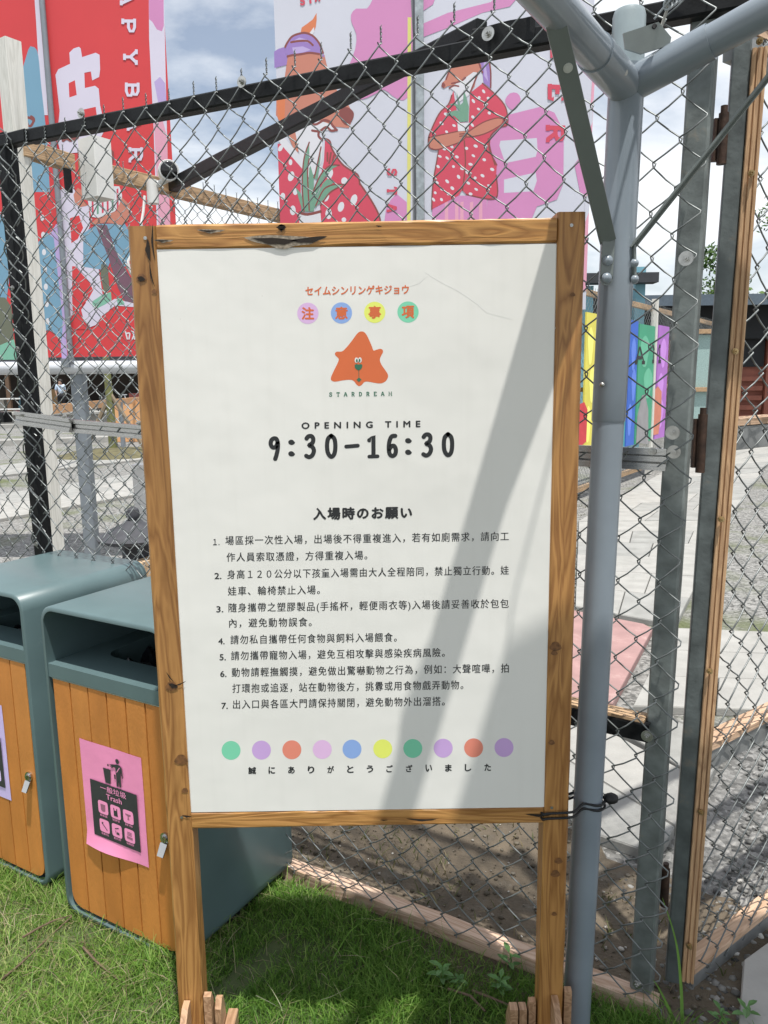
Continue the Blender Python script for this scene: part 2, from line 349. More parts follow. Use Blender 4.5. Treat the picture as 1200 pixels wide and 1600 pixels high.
tag(blades('stray_grass', X, Y, hgt(X, Y)-.002, .025+.03*np.random.rand(len(X))**2, .002+.001*np.random.rand(len(X)), gr_m, 1.6, np.clip(.3+.5*np.random.rand(len(X)), 0, 1)), 'coarse creeping grass runners spread over the lawn', 'grass', kind='stuff')
# dry thatch lying flat
n = 6000; X = np.random.uniform(-1.4, .55, n); Y = np.random.uniform(1.15, 1.95, n)
k = Y < pA.y+(X-pA.x)*dA.y/dA.x-.02; X = X[k]; Y = Y[k]; w = np.random.rand(len(X)) < np.where(X < -.38, .5, .10); X = X[w]; Y = Y[w]
tag(blades('dry_grass_thatch', X, Y, hgt(X, Y)+.008, .012+.012*np.random.rand(len(X)), .0018*np.ones(len(X)), grass_mat('thatch', [(0, (.16, .12, .07)), (.5, (.30, .25, .15)), (1, (.46, .41, .28))]), 4.5), 'pale dry grass stems lying flat between the green blades', 'dry grass', kind='stuff')
# grass tufts and soil weeds behind the fence
n = 60000; X = np.random.uniform(-.8, 3.6, n); Y = np.random.uniform(1.35, 8.0, n)
edge = pA.y+(X-pA.x)*dA.y/dA.x+.05
pn = np.sin(X*7+2*np.sin(Y*4))*np.cos(Y*6.5+1.5*np.sin(X*6)) + .6*np.sin(X*19)*np.sin(Y*17)
lw = (Y > edge) & (pn > np.where((X < .62) & (Y < 3.4), .05, .60)) & (np.random.rand(len(X)) < .7)
path_l = 1.73+(Y-6.84)*.5
lw &= ~((X > .60+(Y-2.0)*.30) & (X < .95+(Y-1.9)*.62) & (Y > 1.85))
lw &= ~((Y > 2.75) & (Y < 3.75) & (X > .55))
X = X[lw]; Y = Y[lw]
tag(blades('weed_tufts', X, Y, -.01+0*X, .014+.02*np.random.rand(len(X)), .003+.002*np.random.rand(len(X)), grass_mat('weedy', [(0, (.07, .09, .03)), (.45, (.13, .14, .055)), (.7, (.22, .18, .10)), (1, (.34, .29, .18))]), 1.2), 'sparse low weeds scattered over soil and gravel behind the fence', 'weeds', kind='stuff')
# ---- loose stones
ico = bmesh.new(); bmesh.ops.create_icosphere(ico, subdivisions=1, radius=1); IV = np.array([v.co[:] for v in ico.verts]); IF = np.array([[v.index for v in f.verts] for f in ico.faces]); ico.free()
def stones(name, X, Y, R, m, label, z=-.008):
    n = len(X); k = len(IV)
    jit = 1+.28*(np.random.rand(n, k)-.5)*2
    sc = np.stack([R*(.8+.5*np.random.rand(n)), R*(.8+.5*np.random.rand(n)), R*(.45+.3*np.random.rand(n))], 1)
    a = np.random.rand(n)*6.28; ca = np.cos(a)[:, None]; sa = np.sin(a)[:, None]
    P = IV[None]*jit[:, :, None]*sc[:, None, :]
    x = P[:, :, 0]*ca-P[:, :, 1]*sa; y = P[:, :, 0]*sa+P[:, :, 1]*ca
    V = np.stack([x+X[:, None], y+Y[:, None], P[:, :, 2]+z+R[:, None]*.15], 2)
    Fq = (IF[None]+(np.arange(n)*k)[:, None, None]).reshape(-1, 3)
    return tag(npmesh(name, V.reshape(-1, 3), Fq, m, smooth=False, col=np.repeat(np.random.rand(n), k)), label, 'gravel', kind='stuff')
def stone_mat(name, stops):
    m = grass_mat(name, stops); m.node_tree.nodes['Principled BSDF'].inputs['Roughness'].default_value = .9
    for nd in m.node_tree.nodes:
        if nd.type == 'MIX_SHADER': nd.inputs[0].default_value = 0
    return m
st_m = stone_mat('grey_stones', [(0, (.06, .06, .06)), (.6, (.20, .20, .19)), (.9, (.32, .31, .29)), (1, (.6, .59, .55))])
st_b = stone_mat('brown_stones', [(0, (.06, .05, .035)), (.7, (.15, .13, .10)), (.93, (.27, .25, .22)), (1, (.6, .58, .54))])
def in_path(X, Y):
    return ((X > .60+(Y-2.0)*.30) & (X < .92+(Y-1.9)*.62) & (Y > 1.86)) | ((Y > 2.75+.12*(X-1)) & (Y < 3.80-.06*(X-1.5)) & (X > .62))
n = 15000; X = np.random.uniform(.60, 3.4, n); Y = 1.3+4.6*np.random.rand(n)**1.6
k = (Y > pA.y+(X-pA.x)*dA.y/dA.x+.02) & ~in_path(X, Y) & ~((X > 1.02) & (Y < 1.5) & (Y > 1.2)); X = X[k]; Y = Y[k]
stones('gravel', X, Y, .004+.007*np.random.rand(len(X))**2.5, st_m, 'loose grey gravel lying on the ground beyond the open gate')
n = 5200; X = np.random.uniform(-.9, .72, n); Y = np.random.uniform(1.4, 3.4, n)
k = (Y > pA.y+(X-pA.x)*dA.y/dA.x+.05) & ~in_path(X, Y); X = X[k]; Y = Y[k]
stones('soil_crumbs', X, Y,   .0018+.0055*np.random.rand(len(X))**4, st_b, 'small stones and crumbs scattered on the brown soil', -.004)
# ---- paved footpath beyond the gate
conc = mat('pale_concrete', (.325, .32, .30), .85, 0, .12, 9, .25, 140, detail=9, stains=(3.5, .56, (.22, .22, .20), .6))
conc2 = mat('grey_concrete', (.28, .28, .265), .85, 0, .14, 7, .25, 140, detail=9, stains=(3, .54, (.19, .19, .175), .6))
pinkc = mat('pink_concrete', (.33, .20, .19), .85, 0, .12, 10, .2, 140, detail=9, stains=(5, .58, (.46, .36, .33), .6))
joint = mat('mossy_joint', (.06, .065, .035), .95, 0, .4, 20)
path = bpy.data.objects.new('footpath', None); COL.objects.link(path); path.location = (1.2, 3.5, 0); tag(path, kind='structure')
def slab(poly, m, z0=-.010, z1=.022, shrink=.006, parent=path, name='paver'):
    c = Vector((sum(p[0] for p in poly)/len(poly), sum(p[1] for p in poly)/len(poly), 0))
    P = []
    for p in poly:
        v = Vector((p[0], p[1], 0)); d = (c-v); P.append(v+d.normalized()*shrink*1.4)
    mb = MB(); top = [p+Z*(z1+random.uniform(-.0015, .0015)) for p in P]; mid = [p+(p-c).normalized()*.004+Z*(z1-.005) for p in P]; bot = [p+(p-c).normalized()*.004+Z*z0 for p in P]
    k = len(P); mb.add(top+mid+bot, [tuple(range(k))]+[(i, k+i, k+(i+1) % k, (i+1) % k) for i in range(k)]+[(k+i, 2*k+i, 2*k+(i+1) % k, k+(i+1) % k) for i in range(k)])
    return mb.build(name, m, parent)
def lerp2(a, b, t): return (a[0]+(b[0]-a[0])*t, a[1]+(b[1]-a[1])*t)
def strip(L0, L1, R0, R1, ts, splits, mats, parent=path, z1=.022):     # left edge L0->L1, right edge R0->R1
    for i in range(len(ts)-1):
        a0 = lerp2(L0, L1, ts[i]); a1 = lerp2(L0, L1, ts[i+1]); b0 = lerp2(R0, R1, ts[i]); b1 = lerp2(R0, R1, ts[i+1])
        sp_ = [0]+sorted(splits[i % len(splits)])+[1]
        for j in range(len(sp_)-1):
            slab([lerp2(a0, b0, sp_[j]), lerp2(a0, b0, sp_[j+1]), lerp2(a1, b1, sp_[j+1]), lerp2(a1, b1, sp_[j])], mats[(i*3+j*5) % len(mats)], parent=parent, z1=z1)
# near strip that leads from the gate up to the cross path
slab([(.40, 2.30), (.60, 1.99), (.73, 1.90), (.83, 2.03), (.55, 2.55)], conc2)
slab([(.40, 2.30), (.55, 2.55), (.42, 2.80), (.30, 2.62)], conc)
slab([(.83, 2.03), (1.02, 2.27), (.74, 2.78), (.55, 2.55)], conc)
slab([(.42, 2.80), (.55, 2.55), (.74, 2.78), (.66, 2.95), (.5, 2.98)], conc2)
slab([(1.02, 2.27), (1.22, 2.55), (1.05, 2.78), (.80, 2.78)], conc2)
slab([(.50, 3.05), (.90, 2.88), (1.38, 3.80), (1.36, 3.88), (1.02, 4.16), (.55, 4.2)], pinkc, z1=.026)
# cross path to the right
strip((.97, 2.86), (1.47, 3.82), (3.4, 2.62), (3.4, 3.45), [0, .33, .66, 1], [(.13, .37, .62, .85), (.24, .5, .74), (.1, .36, .6, .88)], [conc, conc2, conc])
# long path running away past the painted boards
strip((1.08, 4.22), (1.76, 6.84), (1.52, 3.86), (3.10, 6.80), [i/6 for i in range(7)], [(.45,), (.62,), (.3,), (.55,), (.38, .8), (.6,)], [conc, conc2, conc, conc])
strip((1.76, 6.86), (3.68, 10.2), (3.10, 6.82), (5.4, 10.8), [i/7 for i in range(8)], [(.45,), (.25, .7), (.6,), (.4,)], [conc, conc, conc2])
strip((3.68, 10.25), (6.2, 13.6), (5.4, 10.85), (8.2, 14.6), [i/5 for i in range(6)], [(.5,), (.3,)], [conc, conc2])
_q = [G(1157, 1512), G(1200, 1478), G(1330, 1400), G(1400, 1600), G(1150, 1640)]; slab([(v.x, v.y) for v in _q], conc, z1=.02)
# paving on the far side seen at left through the meshes
lp = bpy.data.objects.new('forecourt_paving', None); COL.objects.link(lp); lp.location = (-4, 9, 0); tag(lp, kind='structure')
strip((-4.6, 5.9), (-1.6, 11.6), (-5.6, 7.4), (-2.9, 12.6), [i/9 for i in range(10)], [(.5,), (.35,), (.65,)], [conc, conc, conc2], parent=lp)
strip((-7.2, 8.8), (-3.6, 14.4), (-8.2, 9.9), (-4.6, 15.6), [i/8 for i in range(9)], [(.5,), ()], [conc, conc2], parent=lp)
for (xa, ya, xb, yb) in [(-16, 15, -4, 19), (-26, 21, -5, 27), (-34, 33, -8, 38)]:
    tag(MB().beam((xa, ya, .05), (xb, yb, .05), .35, .14, ch=.1).build('kerb', conc), kind='structure')
# ================================================================== NOTICE BOARD
YS = 1.306
XL, XR, ZT, ZB = -.362, .286, 1.515, .527
sign = thing('notice_board', (-.04, YS+.02, 0), 'free standing pine framed notice board with white poster of rules', 'notice board')
def frame_post(p0, p1, label=None):
    mb = MB(); mb.beam(p0, p1, .046, .046, side=(1, 0, 0), ch=.16, seg=26, jit=.0006)
    return mb.build('post', frame_w, sign)
lt = AY(229, 357, YS-.01); lbm = AY(306, 1600, YS-.01)
pl_t = Vector((XL-.021, YS+.012, 1.552)); pl_b = Vector((XL-.0235, YS+.012, .02))
pr_t = Vector((XR+.0225, YS+.012, 1.564)); pr_b = Vector((XR+.021, YS+.012, .02))
frame_post(pl_b, pl_t); frame_post(pr_b, pr_t)
MB().beam((XL+.0025, YS+.012, ZT+.0195), (XR-.001, YS+.012, ZT+.0215), .046, .038, side=(0, 1, 0), ch=.16, seg=24, jit=.0006).build('top_rail', frame_wx, sign)
MB().beam((XL+.0005, YS+.012, ZB-.0175), (XR-.002, YS+.012, ZB-.0165), .044, .032, side=(0, 1, 0), ch=.16, seg=24, jit=.0006).build('bottom_rail', frame_wx, sign)
# cracks, knots and nail scars in the frame: real shallow slivers
fs_ = YS-.0118
def decal(pts, m, off=0., name='wood_crack'):
    return [AY(x, y, fs_-off) for x, y in pts]
cm = MB()
def lens(cx, cy, L, h, ang=0., k=10, ph=0.):
    o = []
    for i in range(2*k):
        t = i/(k) if i < k else (2*k-i)/k
        s_ = (1 if i < k else -1)*h*math.sin(math.pi*min(1, max(0, t)))*(1+.25*math.sin(7*t+ph+i))
        x = (t-.5)*L; y = s_ + .12*L*math.sin(t*math.pi)*.4
        o.append((cx+x*math.cos(ang)-y*math.sin(ang), cy+x*math.sin(ang)+y*math.cos(ang)))
    return o
cg = MB()
for a in [(445, 371, 130, 10, 0.), (330, 359, 46, 3, 0), (256, 375, 32, 2.5, 0)]: cg.flat(decal(lens(*a), None, .0006))
cg.build('splintered_wood', crackg_m, sign)['kind'] = 'stuff'
for a in [(430, 374, 72, 4.5, .05, 10, 2), (482, 372, 60, 4.5, -.1, 10, 4), (440, 355, 14, 5.5, 0), (440, 355, 10, 7, 1.5), (325, 359.5, 30, 1.3, 0), (252, 375, 24, 1.2, 0),
          (233, 391, 36, 3.8, 1.45), (241, 379, 60, 1.6, 1.5), (238, 430, 40, 1.3, 1.35), (660, 1279, 52, 1.8, 0), (843, 1272, 45, 2.0, 0), (592, 353, 10, 1.2, .1),
          (600, 1281, 14, .8, 0), (271, 1071, 16, 3.5, .3), (266, 1058, 20, 1.0, .9), (281, 1068, 22, 1, -.4), (221, 435, 13, 4, .2), (292, 1275, 16, 1.6, .1)]:
    cm.flat(decal(lens(*a), None, .0011))
cm.build('wood_crack', crack_m, sign)['kind'] = 'stuff'
kn = MB()
kd = mat('wood_knot', (.17, .075, .025), .6, 0, .4, 160)
for (x, y, r) in [(221, 434, 8), (268, 1072, 9), (868, 1010, 9), (873, 1345, 6), (866, 1020, 5), (862, 1160, 5), (895, 460, 4), (283, 1187, 10), (289, 1235, 5), (866, 1428, 4), (241, 455, 4), (868, 1365, 7)]:
    kn.flat([AY(x+r*(1+.2*math.sin(3*q))*math.cos(q), y+r*.8*math.sin(q), fs_-.0004) for q in [i*math.pi/7 for i in range(14)]])
kn.build('knot', kd, sign)['kind'] = 'stuff'
for (x, y) in [(227, 372), (893, 352), (284, 1277), (862, 1262)]:
    mb = MB(); p = AY(x, y, fs_); mb.disc(p+Vector((0, -.0002, 0)), (0, -1, 0), .0028, .0006, 12); mb.box((p.x-.0018, p.y-.0012, p.z-.0003), (p.x+.0018, p.y-.0007, p.z+.0003)); mb.build('screw_head', zinc, sign)
# poster panel
pm = bpy.data.materials.new('printed_foam_board'); pm.use_nodes = True
b = pm.node_tree.nodes['Principled BSDF']; b.inputs['Roughness'].default_value = .42; b.inputs['Base Color'].default_value = (.76, .765, .74, 1); b.inputs['Specular IOR Level'].default_value = .35
nt = pm.node_tree; no = N(nt, 'ShaderNodeTexNoise'); no.inputs['Scale'].default_value = 5; no.inputs['Detail'].default_value = 3; tcn = N(nt, 'ShaderNodeTexCoord')
nt.links.new(tcn.outputs['Object'], no.inputs['Vector']); bu = N(nt, 'ShaderNodeBump'); bu.inputs['Strength'].default_value = .35; bu.inputs['Distance'].default_value = .012
n7 = N(nt, 'ShaderNodeTexNoise'); n7.inputs['Scale'].default_value = 3; n7.inputs['Detail'].default_value = 6; nt.links.new(tcn.outputs['Object'], n7.inputs['Vector'])
r7 = N(nt, 'ShaderNodeValToRGB'); r7.color_ramp.elements[0].color = (.745, .74, .70, 1); r7.color_ramp.elements[1].color = (.80, .795, .76, 1); nt.links.new(n7.outputs['Fac'], r7.inputs[0]); 
mp8 = N(nt, 'ShaderNodeMapping'); mp8.inputs['Scale'].default_value = (26, 1, 1.3); nt.links.new(tcn.outputs['Object'], mp8.inputs['Vector'])
n8 = N(nt, 'ShaderNodeTexNoise'); n8.inputs['Scale'].default_value = 2.2; n8.inputs['Detail'].default_value = 6; nt.links.new(mp8.outputs[0], n8.inputs['Vector'])
r8 = N(nt, 'ShaderNodeValToRGB'); r8.color_ramp.elements[0].position = .52; r8.color_ramp.elements[1].position = .8; r8.color_ramp.elements[1].color = (.10, .10, .10, 1); nt.links.new(n8.outputs['Fac'], r8.inputs[0])
m8 = N(nt, 'ShaderNodeMix', data_type='RGBA'); nt.links.new(r8.outputs[0], m8.inputs[0]); nt.links.new(r7.outputs[0], m8.inputs[6]); m8.inputs[7].default_value = (.56, .55, .50, 1)
n9 = N(nt, 'ShaderNodeTexNoise'); n9.inputs['Scale'].default_value = 260; n9.inputs['Detail'].default_value = 2; nt.links.new(tcn.outputs['Object'], n9.inputs['Vector'])
r9 = N(nt, 'ShaderNodeValToRGB'); r9.color_ramp.elements[0].position = .76; r9.color_ramp.elements[1].position = .80; r9.color_ramp.elements[1].color = (.5, .5, .5, 1); nt.links.new(n9.outputs['Fac'], r9.inputs[0])
m9 = N(nt, 'ShaderNodeMix', data_type='RGBA'); nt.links.new(r9.outputs[0], m9.inputs[0]); nt.links.new(m8.outputs[2], m9.inputs[6]); m9.inputs[7].default_value = (.38, .34, .27, 1)
nt.links.new(m9.outputs[2], b.inputs['Base Color'])
nt.links.new(no.outputs['Fac'], bu.inputs['Height']); nt.links.new(bu.outputs[0], b.inputs['Normal'])
mb = MB(); mb.beam(((XL+XR)/2, YS-.0045, ZB-.0005), ((XL+XR)/2, YS-.0045, ZT+.0005), XR-XL+.001, .010, side=(1, 0, 0), ch=.35)
panel = mb.build('poster_panel', pm, sign)
YT = YS-.0095-.00025
ink = mat('black_ink', (.018, .02, .022), .5); ora = mat('orange_ink', srgb(214, 108, 62), .5, var=.03); grn = mat('green_ink', srgb(50, 110, 85), .5, var=.03)
def ptcol(nm, r, g, bb): return mat(nm, srgb(r, g, bb), .5, var=.02)
P_lil = ptcol('lilac_ink', 216, 180, 222); P_blu = ptcol('blue_ink', 140, 172, 226); P_yel = ptcol('yellow_ink', 228, 236, 112); P_grn = ptcol('mint_ink', 126, 210, 174)
P_sal = ptcol('salmon_ink', 226, 138, 118); P_pur = ptcol('purple_ink', 200, 166, 220); P_pin = ptcol('rose_lilac_ink', 224, 186, 226)
def text_mesh(body, bold=0., res=3, spacing=1.0):
    c = bpy.data.curves.new('t', 'FONT'); c.body = body; c.size = 1.0; c.resolution_u = res; c.space_character = spacing
    o = bpy.data.objects.new('t', c); COL.objects.link(o)
    bpy.context.view_layer.update()
    me = bpy.data.meshes.new_from_object(o.evaluated_get(bpy.context.evaluated_depsgraph_get()))
    bpy.data.objects.remove(o); bpy.data.curves.remove(c)
    if bold:
        bm = bmesh.new(); tmp = []
        for dx, dy in ((0, 0), (bold, 0), (-bold, 0), (0, bold), (0, -bold)) if bold > .015 else ((-bold, 0), (bold, bold*.6)):
            m2 = me.copy(); m2.transform(Matrix.Translation((dx, dy, 0))); tmp.append(m2); bm.from_mesh(m2)
        me2 = bpy.data.meshes.new('t'); bm.to_mesh(me2); bm.free()
        for m2 in tmp+[me]: bpy.data.meshes.remove(m2)
        me = me2
    return me
def text_on(body, x0, x1, y, gh, m, frame, parent, name='text_line', bold=0., spacing=1.0, res=3, up_=False):
    """frame(u, v) -> 3D; x0..x1 span and y centre in frame units, gh glyph height"""
    me = text_mesh(body, bold, res, spacing)
    co = np.empty(len(me.vertices)*3, dtype=np.float32); me.vertices.foreach_get('co', co); co = co.reshape(-1, 3)
    mn = co.min(0); mxx = co.max(0)
    sx = (x1-x0)/(mxx[0]-mn[0]); cy = (mn[1]+mxx[1])/2 if len(body) < 12 and gh > 0 else .36
    hgt_ = mxx[1]-mn[1] if gh > 0 else .9
    sy = abs(gh)/hgt_
    out = [frame(x0+(c[0]-mn[0])*sx, y-(c[1]-cy)*sy*(-1 if up_ else 1)) for c in co]
    if bold:
        nc = 5 if bold > .015 else 2; per = len(out)//nc
        dv = (frame(x0+1, y)-frame(x0, y)).cross(frame(x0, y+1)-frame(x0, y)).normalized()
        out = [v+dv*(1 if dv.y < 0 else -1)*(i//per)*.00002 for i, v in enumerate(out)]
    me.vertices.foreach_set('co', np.array([tuple(v) for v in out], dtype=np.float32).ravel()); me.materials.clear(); me.materials.append(m); me.update()
    me.name = name
    o = bpy.data.objects.new(name, me); COL.objects.link(o); attach(o, parent); return o
def SF(x, y): return AY(x, y, YT)
lines = [('１.', 333, 343, 847, '場區採一次性入場，出場後不得重複進入，若有如廁需求，請向工', 352, 795, 845),
         (None, 0, 0, 0, '作人員索取憑證，方得重複入場。', 354, 574, 871),
         ('2.', 335, 346, 900, '身高１２０公分以下孩童入場需由大人全程陪同，禁止獨立行動。娃', 355, 795, 898),
         (None, 0, 0, 0, '娃車、輪椅禁止入場。', 356, 500, 924),
         ('3.', 338, 349, 952, '隨身攜帶之塑膠製品(手搖杯，輕便雨衣等)入場後請妥善收於包包', 357, 795, 950),
         (None, 0, 0, 0, '內，避免動物誤食。', 358, 487, 974),
         ('4.', 341, 351, 1002, '請勿私自攜帶任何食物與飼料入場餵食。', 360, 620, 1000),
         ('5.', 343, 353, 1027, '請勿攜帶寵物入場，避免互相攻擊與感染疾病風險。', 361, 695, 1025),
         ('6.', 344, 354, 1053, '動物請輕撫觸摸，避免做出驚嚇動物之行為，例如：大聲喧嘩，拍', 362, 795, 1051),
         (None, 0, 0, 0, '打環抱或追逐，站在動物後方，挑釁或用食物戲弄動物。', 363, 724, 1076),
         ('7.', 346, 356, 1103, '出入口與各區大門請保持關閉，避免動物外出溜搭。', 364, 695, 1101)]
slope = lambda x, x0: -.0155*(x-x0)
def tilt(x0): return lambda x, y: SF(x, y+slope(x, x0))
for nb, a0, a1, ay, body, x0, x1, y in lines:
    if nb: text_on(nb, a0, a1, ay, 9.8, ink, tilt(a0), panel, bold=.018)
    text_on(body, x0, x1, y, -13.8, ink, tilt(x0), panel, bold=.012, spacing=1.18, res=2)
text_on('入場時のお願い', 489, 644, 803, 20, ink, tilt(489), panel, bold=.045, spacing=1.2)
text_on('OPENING TIME', 471, 657, 665, -12.4, ink, tilt(471), panel, bold=.035, spacing=1.9)
text_on('セイムシンリンゲキジョウ', 477, 639, 455, -14, ora, tilt(477), panel, bold=.03)
for i, ch in enumerate('誠にありがとうございました'):
    cx = 394+i*(762-394)/12; hw = 6.2 if i == 0 else 5.2
    text_on(ch, cx-hw, cx+hw, 1204-.0135*(cx-394), 11.5, ink, SF, panel, name='text_character', bold=.035)
def dot(cx, cy, r, m, off=.00012):
    MB().flat([AY(cx+r*math.cos(q), cy+r*math.sin(q), YT+off) for q in [i*math.pi/20 for i in range(40)]]).build('coloured_dot', m, panel)
for (cx, cy, m, ch) in [(481, 489.5, P_lil, '注'), (533.5, 489, P_blu, '意'), (585.5, 488, P_yel, '事'), (637.5, 487.5, P_grn, '項')]:
    dot(cx, cy, 16.6, m); text_on(ch, cx-10, cx+10, cy, 20, ora, SF, panel, name='text_character', bold=.035)
for cx, cy, m in [(361, 1172.5, P_grn), (408.5, 1172, P_pur), (456, 1171.5, P_sal), (503.5, 1171, P_pin), (550, 1170.5, P_blu), (598, 1170, P_yel), (645, 1169.5, P_grn), (692.5, 1169, P_pur), (740, 1168.5, P_sal), (787.5, 1168, P_pur)]:
    dot(cx, cy, 14.8, m)
lg = [(583,345),(560,355),(530,395),(500,432),(475,455),(445,457),(435,468),(440,480),(455,495),(452,515),(430,560),(413,600),(418,617),(440,622),(480,615),(520,612),(540,620),(553,637),(568,647),(583,640),(597,625),(615,622),(650,628),(685,632),(712,622),(727,600),(726,580),(710,555),(690,525),(683,500),(690,480),(700,460),(698,447),(685,441),(665,446),(648,450),(640,430),(625,395),(605,357)]
lf = lambda x, y, o=0.: AY(400+x/3.529, 420+y/3.529, YT-o)
lgp = catmull(lg, 4)
MB().flat([lf(x, y, -.0001) for x, y in lgp]).build('logo_shape', ora, panel)
el = lambda cx, cy, rx, ry, o, k=18: [lf(cx+rx*math.cos(i*2*math.pi/k), cy+ry*math.sin(i*2*math.pi/k), o) for i in range(k)]
mb = MB(); mb.flat(el(554, 504, 10, 15, .0002)); mb.flat(el(573, 503, 10, 15, .0002)); mb.build('logo_eyes', mat('white_ink', (.78, .78, .76), .5), panel)
mb = MB(); mb.flat(el(556, 506, 5, 9, .0004)); mb.flat(el(571, 505, 5, 9, .0004))
mb.flat([lf(x, y, .0002) for x, y in catmull([(545,530),(555,525),(565,528),(575,525),(586,530),(584,545),(575,556),(565,559),(553,554),(545,543)], 3)])
mb.flat([lf(x, y, .0002) for x, y in [(565,556),(568,556),(569,600),(582,611),(568,625),(554,612),(566,600)]]); mb.build('logo_nose', grn, panel)
# stroke lettering (rounded brush)
def stroke3(mb, pts3, w3, nrm, mi=0, off=0., caps=True):
    P = [Vector(p) for p in pts3]; nn = Vector(nrm).normalized(); L = []; Rr = []
    for i, p in enumerate(P):
        a = P[max(0, i-1)]; b_ = P[min(len(P)-1, i+1)]; t = (b_-a).normalized(); s_ = t.cross(nn).normalized()*(w3[i] if isinstance(w3, list) else w3)/2
        L.append(p+s_+nn*off); Rr.append(p-s_+nn*off)
    for i in range(len(P)-1): mb.add([L[i], L[i+1], Rr[i+1], Rr[i]], [(0, 1, 2, 3)], mi)
    if caps:
        for q, e in ((0, -1), (len(P)-1, 1)):
            a = P[q]; t = ((P[1]-P[0]) if q == 0 else (P[-1]-P[-2])).normalized(); s_ = t.cross(nn).normalized(); r = (w3[q] if isinstance(w3, list) else w3)/2
            mb.flat([a+nn*off+s_*r*math.cos(k*math.pi/8)+t*e*r*math.sin(k*math.pi/8) for k in range(9)], mi)
DG = {'9': ([(6,10),(4,5),(0,4),(-4,7),(-5,13),(-2,18),(3,17),(6,11),(6,20),(4,30),(2,36)], 0), '3': ([(-5,5),(-2,1.5),(3,1.5),(5.5,6),(4,12),(-1,15.5),(4,18),(6.5,24),(4,31),(-1,34),(-5.5,32)], 0),
      '0': ([(0,1),(-5,6),(-6.5,17),(-5,28),(0,34),(5,29),(6.5,17),(5,6),(0,1)], 0), '1': ([(-5,9),(1.5,2),(1.5,33)], 0), '6': ([(4.5,2.5),(-1,3.5),(-4.5,11),(-5.5,22),(-4,31),(0,34),(4.5,31),(5.5,24),(3,18.5),(-1,18.5),(-4.5,23)], 0)}
kk = 0
seq = [('9', 428), (':', 456), ('3', 484), ('0', 517.5), ('-', 550), ('1', 582), ('6', 613), (':', 638.5), ('3', 667), ('0', 700)]
for ch, cx in seq:
    base = 698.5-.0135*(cx-428)-17.5
    nrm_ = Vector((0, -1, 0)); mb = MB()
    if ch in DG:
        pts = catmull(DG[ch][0], 5, closed=False); kk += 1
        if ch == '1': pts = DG['1'][0]
        stroke3(mb, [SF(cx+x, base+y) for x, y in pts], .0072, nrm_, 0, .00001*kk)
        if ch == '1': kk += 1; stroke3(mb, [SF(cx-5, base+34.5), SF(cx+8, base+34)], .0062, nrm_, 0, .00001*kk)
    elif ch == ':':
        for yy in (10.5, 28.5):
            mb.flat([SF(cx+5*math.cos(q)-.2*q, base+yy+4.2*math.sin(q)) for q in [i*math.pi/8 for i in range(16)]])
    else: stroke3(mb, [SF(cx-9, base+18.5), SF(cx+9, base+17)], .0066, nrm_, 0, 0)
    mb.build('printed_digit', ink, panel)
# slab lettering
SG = {'A': [((.0,0),(.36,1),(.44,1),(.8,0)), ((.2,.36),(.6,.36)), ((-.08,.04),(.16,.04)), ((.6,.04),(.9,.04))],
      'P': [((.14,0),(.14,1)), ((0,.04),(.32,.04)), ((0,.96),(.5,.96),(.72,.85),(.72,.6),(.5,.48),(.14,.48))],
      'Y': [((.08,.96),(.4,.5),(.4,0)), ((.72,.96),(.4,.5)), ((-.04,.96),(.24,.96)), ((.58,.96),(.86,.96)), ((.22,.04),(.58,.04))],
      'B': [((.14,0),(.14,1)), ((0,.96),(.5,.96),(.68,.84),(.68,.64),(.5,.53),(.14,.53)), ((.5,.53),(.74,.42),(.74,.16),(.5,.04),(0,.04))],
      'R': [((.14,0),(.14,1)), ((0,.04),(.3,.04)), ((0,.96),(.5,.96),(.7,.86),(.7,.62),(.5,.5),(.14,.5)), ((.42,.5),(.72,.04),(.88,.04))],
      'S': [((.7,.7),(.7,.9),(.4,.98),(.1,.86),(.1,.64),(.4,.52),(.68,.38),(.68,.14),(.38,.02),(.06,.1),(.06,.3))],
      'T': [((.4,0),(.4,1)), ((.2,.04),(.6,.04)), ((.02,.72),(.02,.96),(.78,.96),(.78,.72))],
      'E': [((.14,0),(.14,1)), ((0,.96),(.72,.96),(.72,.74)), ((.14,.5),(.5,.5)), ((0,.04),(.74,.04),(.74,.28))],
      'D': [((.14,0),(.14,1)), ((0,.96),(.4,.96),(.7,.78),(.74,.5),(.7,.22),(.4,.04),(0,.04))],
      'M': [((.1,0),(.14,.96),(.45,.3),(.76,.96),(.8,0)), ((-.02,.04),(.24,.04)), ((.66,.04),(.94,.04)), ((0,.96),(.16,.96)), ((.74,.96),(.9,.96))]}
SG['H'] = [((.12,0),(.12,1)), ((.68,0),(.68,1)), ((.12,.5),(.68,.5)), ((0,.04),(.26,.04)), ((.54,.04),(.8,.04)), ((0,.96),(.26,.96)), ((.54,.96),(.8,.96))]
def slab_letter(mb, ch, pos, ex, ey, fr, w, nrm, off=0.):
    for k, st in enumerate(SG[ch]):
        stroke3(mb, [fr(pos[0]+ex[0]*a+ey[0]*b_, pos[1]+ex[1]*a+ey[1]*b_) for a, b_ in st], w, nrm, 0, off+.00002*k, caps=False)
for i, ch in enumerate('STARDREAM'):
    mb = MB(); slab_letter(mb, ch, (514.5+i*11.6, 619.5-.15*i), (5.6, 0), (0, -6.2), SF, .0014, (0, -1, 0)); mb.build('logo_letter', grn, panel)
